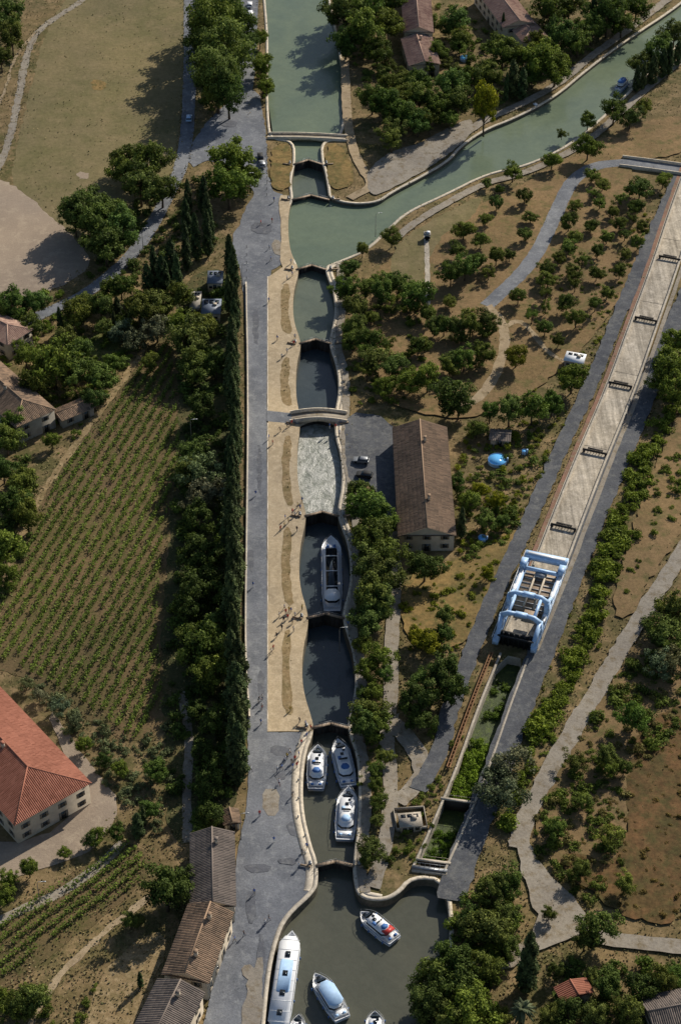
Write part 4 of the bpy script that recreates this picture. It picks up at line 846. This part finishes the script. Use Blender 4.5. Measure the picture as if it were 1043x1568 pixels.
# ---------------- people ----------------
for nm,c in (('skin',(.45,.28,.2)),('hair',(.05,.035,.025)),('s_white',(.8,.8,.8)),('s_blue',(.08,.18,.5)),('s_red',(.6,.06,.05)),('s_grey',(.15,.15,.16)),('s_dark',(.03,.03,.04)),('s_yel',(.6,.45,.1)),('p_den',(.05,.08,.15)),('p_beige',(.35,.29,.2))): M[nm]=plain('cloth_'+nm,c,.8,var=.08)
def person(name,pose,shirt,pants):
    k={'stand':0,'walk':.28,'lean':.08,'ride':.3}[pose];ln=.25 if pose in('lean','ride') else 0;sit=pose=='ride'
    V=[];E_=[];R=[]
    def ad(p,r,par=None): V.append(p);R.append(r);i=len(V)-1; (E_.append((par,i)) if par is not None else None); return i
    hz=.93;pel=ad((0,0,hz),(.15,.11));sp=ad((0,ln*.4,hz+.24),(.13,.1),pel);ch=ad((0,ln*.9,hz+.47),(.16,.11),sp);nk=ad((0,ln*1.1,hz+.58),(.055,.055),ch);h1=ad((0,ln*1.2+.01,hz+.68),(.085,.095),nk);h2=ad((0,ln*1.2,hz+.77),(.075,.085),h1)
    hands=[]
    for s in (-1,1):
        sh=ad((s*.19,ln*.9,hz+.49),(.06,.06),ch);f=s*k*.7
        el=ad((s*.25,ln*.9+(.18 if sit or pose=='lean' else f*.4),hz+.22),(.045,.045),sh);wp=(s*.26,ln*.9+(.42 if sit or pose=='lean' else .08+f),hz+(.05 if not sit else .2));wr=ad(wp,(.03,.03),el);pm=(wp[0],wp[1]+.03,wp[2]-.07);ad(pm,(.038,.022),wr);hands.append((s,pm))
        st=-s*k;hp=ad((s*.09,0,hz-.08),(.085,.09),pel)
        if sit: kn=ad((s*.11,.38,hz-.22+s*.12),(.06,.06),hp);an=ad((s*.11,.25,hz-.62+s*.12),(.04,.04),kn)
        else: kn=ad((s*.1,st*.5+.04,.49),(.06,.06),hp);an=ad((s*.1,st-.03,.09),(.04,.04),kn)
        a_=V[an];ad((a_[0],a_[1]+.16,max(.04,a_[2]-.04)),(.04,.03),an)
    me=bpy.data.meshes.new(name);me.from_pydata(V,E_,[]);o=bpy.data.objects.new('tmp',me);scene.collection.objects.link(o)
    m1=o.modifiers.new('s','SKIN');
    for i,d_ in enumerate(me.skin_vertices[0].data): d_.radius=R[i];d_.use_root=(i==0)
    m2=o.modifiers.new('u','SUBSURF');m2.levels=1
    dg=bpy.context.evaluated_depsgraph_get();ev=bpy.data.meshes.new_from_object(o.evaluated_get(dg));bpy.data.objects.remove(o)
    vs=np.array([tuple(v.co) for v in ev.vertices]);fs=[tuple(p.vertices) for p in ev.polygons];b=B();b.v.append(vs);b.n=len(vs)
    for f in fs:
        c=vs[list(f)].mean(0);z=c[2]
        arm=abs(c[0])>.205 and z<hz+.3
        m_=0 if z>hz+.56 or arm else (2 if z>hz-.02 else 3)
        if z>hz+.73 or (z>hz+.62 and c[1]<ln*1.2-.03): m_=1
        if z<.1: m_=1
        b.l.append(np.array(f));b.t.append(np.array([len(f)]));b.m.append(np.array([m_]));b.k.append(np.array([.5]))
    for s,pm in hands:
        for j,(ox,ll) in enumerate(((-.03,.065),(-.01,.075),(.01,.07),(.028,.055))): b.tube([(pm[0],pm[1]+ox,pm[2]-.03),(pm[0]-s*.004,pm[1]+ox,pm[2]-.03-ll*.6),(pm[0]-s*.02,pm[1]+ox,pm[2]-.03-ll)],[.009,.008,.006],0,5)
        b.tube([(pm[0],pm[1]+.03,pm[2]),(pm[0]-s*.02,pm[1]+.055,pm[2]-.035)],[.01,.008],0,5)
    hy=ln*1.2;b.tube([(0,hy+.09,hz+.71),(0,hy+.125,hz+.68)],[.008,.016],0,5)
    for s in (-1,1): b.box((s*.035,hy+.095,hz+.715),(.02,.012,.012),1);b.box((s*.088,hy,hz+.7),(.015,.035,.06),0)
    b.box((0,hy+.095,hz+.645),(.045,.012,.01),1)
    return b.mesh(name,['skin','hair',shirt,pants],True)
PP=[person('p%d'%i,po,s,p) for i,(po,s,p) in enumerate([('stand','s_white','p_den'),('walk','s_blue','p_beige'),('stand','s_red','p_den'),('walk','s_white','s_dark'),('lean','s_grey','p_beige'),('walk','s_dark','p_den'),('stand','s_yel','s_dark'),('stand','s_blue','s_white'),('walk','s_red','p_beige')])]
PL=[(413,382),(417,342),(440,430),(448,424),(412,464),(432,550),(440,542),(425,522),(418,682),(440,656),(412,674),(430,662),(447,652),(430,814),(442,802),(452,792),(460,782),(437,797),(456,778),(428,946),(435,953),(441,949),(446,939),(438,941),(432,966),(424,977),(448,956),(416,1002),(419,996),(452,946),(436,934),(396,1077),(402,1072),(440,1162),(447,1169),(452,1166),(458,1159),(455,1176),(444,1156),(425,1182),(432,1179),(470,1131),(476,1119),(462,1141),(374,1434),(360,1442),(406,1417),(412,1410),(385,1182),(505,657),(514,658),(520,667),(533,960),(470,1300),(462,1310),(458,1330),(448,1220),(400,1110),(392,760),(388,900),(445,1090),(455,815),(450,530),(446,405),(452,520),(448,788),(463,935),(468,1112),(459,1108),(463,770),(436,808),(443,938),(450,968),(437,1168),(449,1178),(420,310),(400,345),(415,400),(398,1250),(420,1290),(390,1370)]
for u,v in PL:
    x,y=P(u,v);z=.13
    o=add('person',random.choice(PP),(x,y,z),random.uniform(0,6.28));k=random.uniform(1.04,1.16);o.scale=(k,k,k)
rider=person('rider','ride','s_white','s_dark')
for u,v,a in ((428,1202,.3),(402,1085,3.0)):
    x,y=P(u,v);E=empty('cyclist',(x,y,.13),a);b=B()
    for yy in (-.5,.55):
        pts=[(0,yy+.33*math.cos(q*math.pi/9),.34+.33*math.sin(q*math.pi/9)) for q in range(19)];b.tube(pts,[.025]*19,1,5)
        for q in range(6): b.tube([(0,yy,.34),(0,yy+.32*math.cos(q),.34+.32*math.sin(q))],[.005,.005],0,3)
    for pq in ([(0,-.5,.34),(0,-.15,.8)],[(0,-.15,.9),(0,.02,.3)],[(0,-.12,.78),(0,.4,.85)],[(0,.02,.3),(0,.4,.82)],[(0,.4,.95),(0,.55,.34)],[(-.25,.35,1.0),(0,.42,.97),(.25,.35,1.0)],[(0,-.5,.34),(0,.02,.3)]): b.tube(pq,[.02]*len(pq),0,5)
    b.box((0,-.18,.93),(.14,.26,.05),1);obj('bicycle',b,['red','black'],parent=E);r=add('rider',rider,(0,-.15,.08),0,E)
# ---------------- light, sky, camera ----------------
el=math.radians(34);dirv=Vector((.6*math.cos(el),.8*math.cos(el),math.sin(el)))
w=bpy.data.worlds.new('World');scene.world=w;w.use_nodes=True;nt=w.node_tree;bg=nt.nodes['Background'];sk=nt.nodes.new('ShaderNodeTexSky');sk.sky_type='NISHITA';sk.sun_disc=False;sk.sun_elevation=el;sk.sun_rotation=math.atan2(.6,.8)
nt.links.new(sk.outputs[0],bg.inputs[0]);bg.inputs[1].default_value=.085
ld=bpy.data.lights.new('sun','SUN');ld.energy=5.0;ld.angle=math.radians(.5);ld.color=(1,.93,.82);lo=bpy.data.objects.new('sun',ld);scene.collection.objects.link(lo);lo.rotation_euler=dirv.to_track_quat('Z','Y').to_euler();lo.location=(100,600,300)
cd=bpy.data.cameras.new('camera');cd.sensor_fit='VERTICAL';cd.sensor_height=24;cd.lens=F/1568*24;cd.clip_end=8000;cd.clip_start=1;co=bpy.data.objects.new('camera',cd);scene.collection.objects.link(co);co.location=(0,0,H);co.rotation_euler=(math.pi/2-TH,0,0);scene.camera=co
scene.view_settings.view_transform='Standard';scene.view_settings.look='None';scene.view_settings.exposure=0
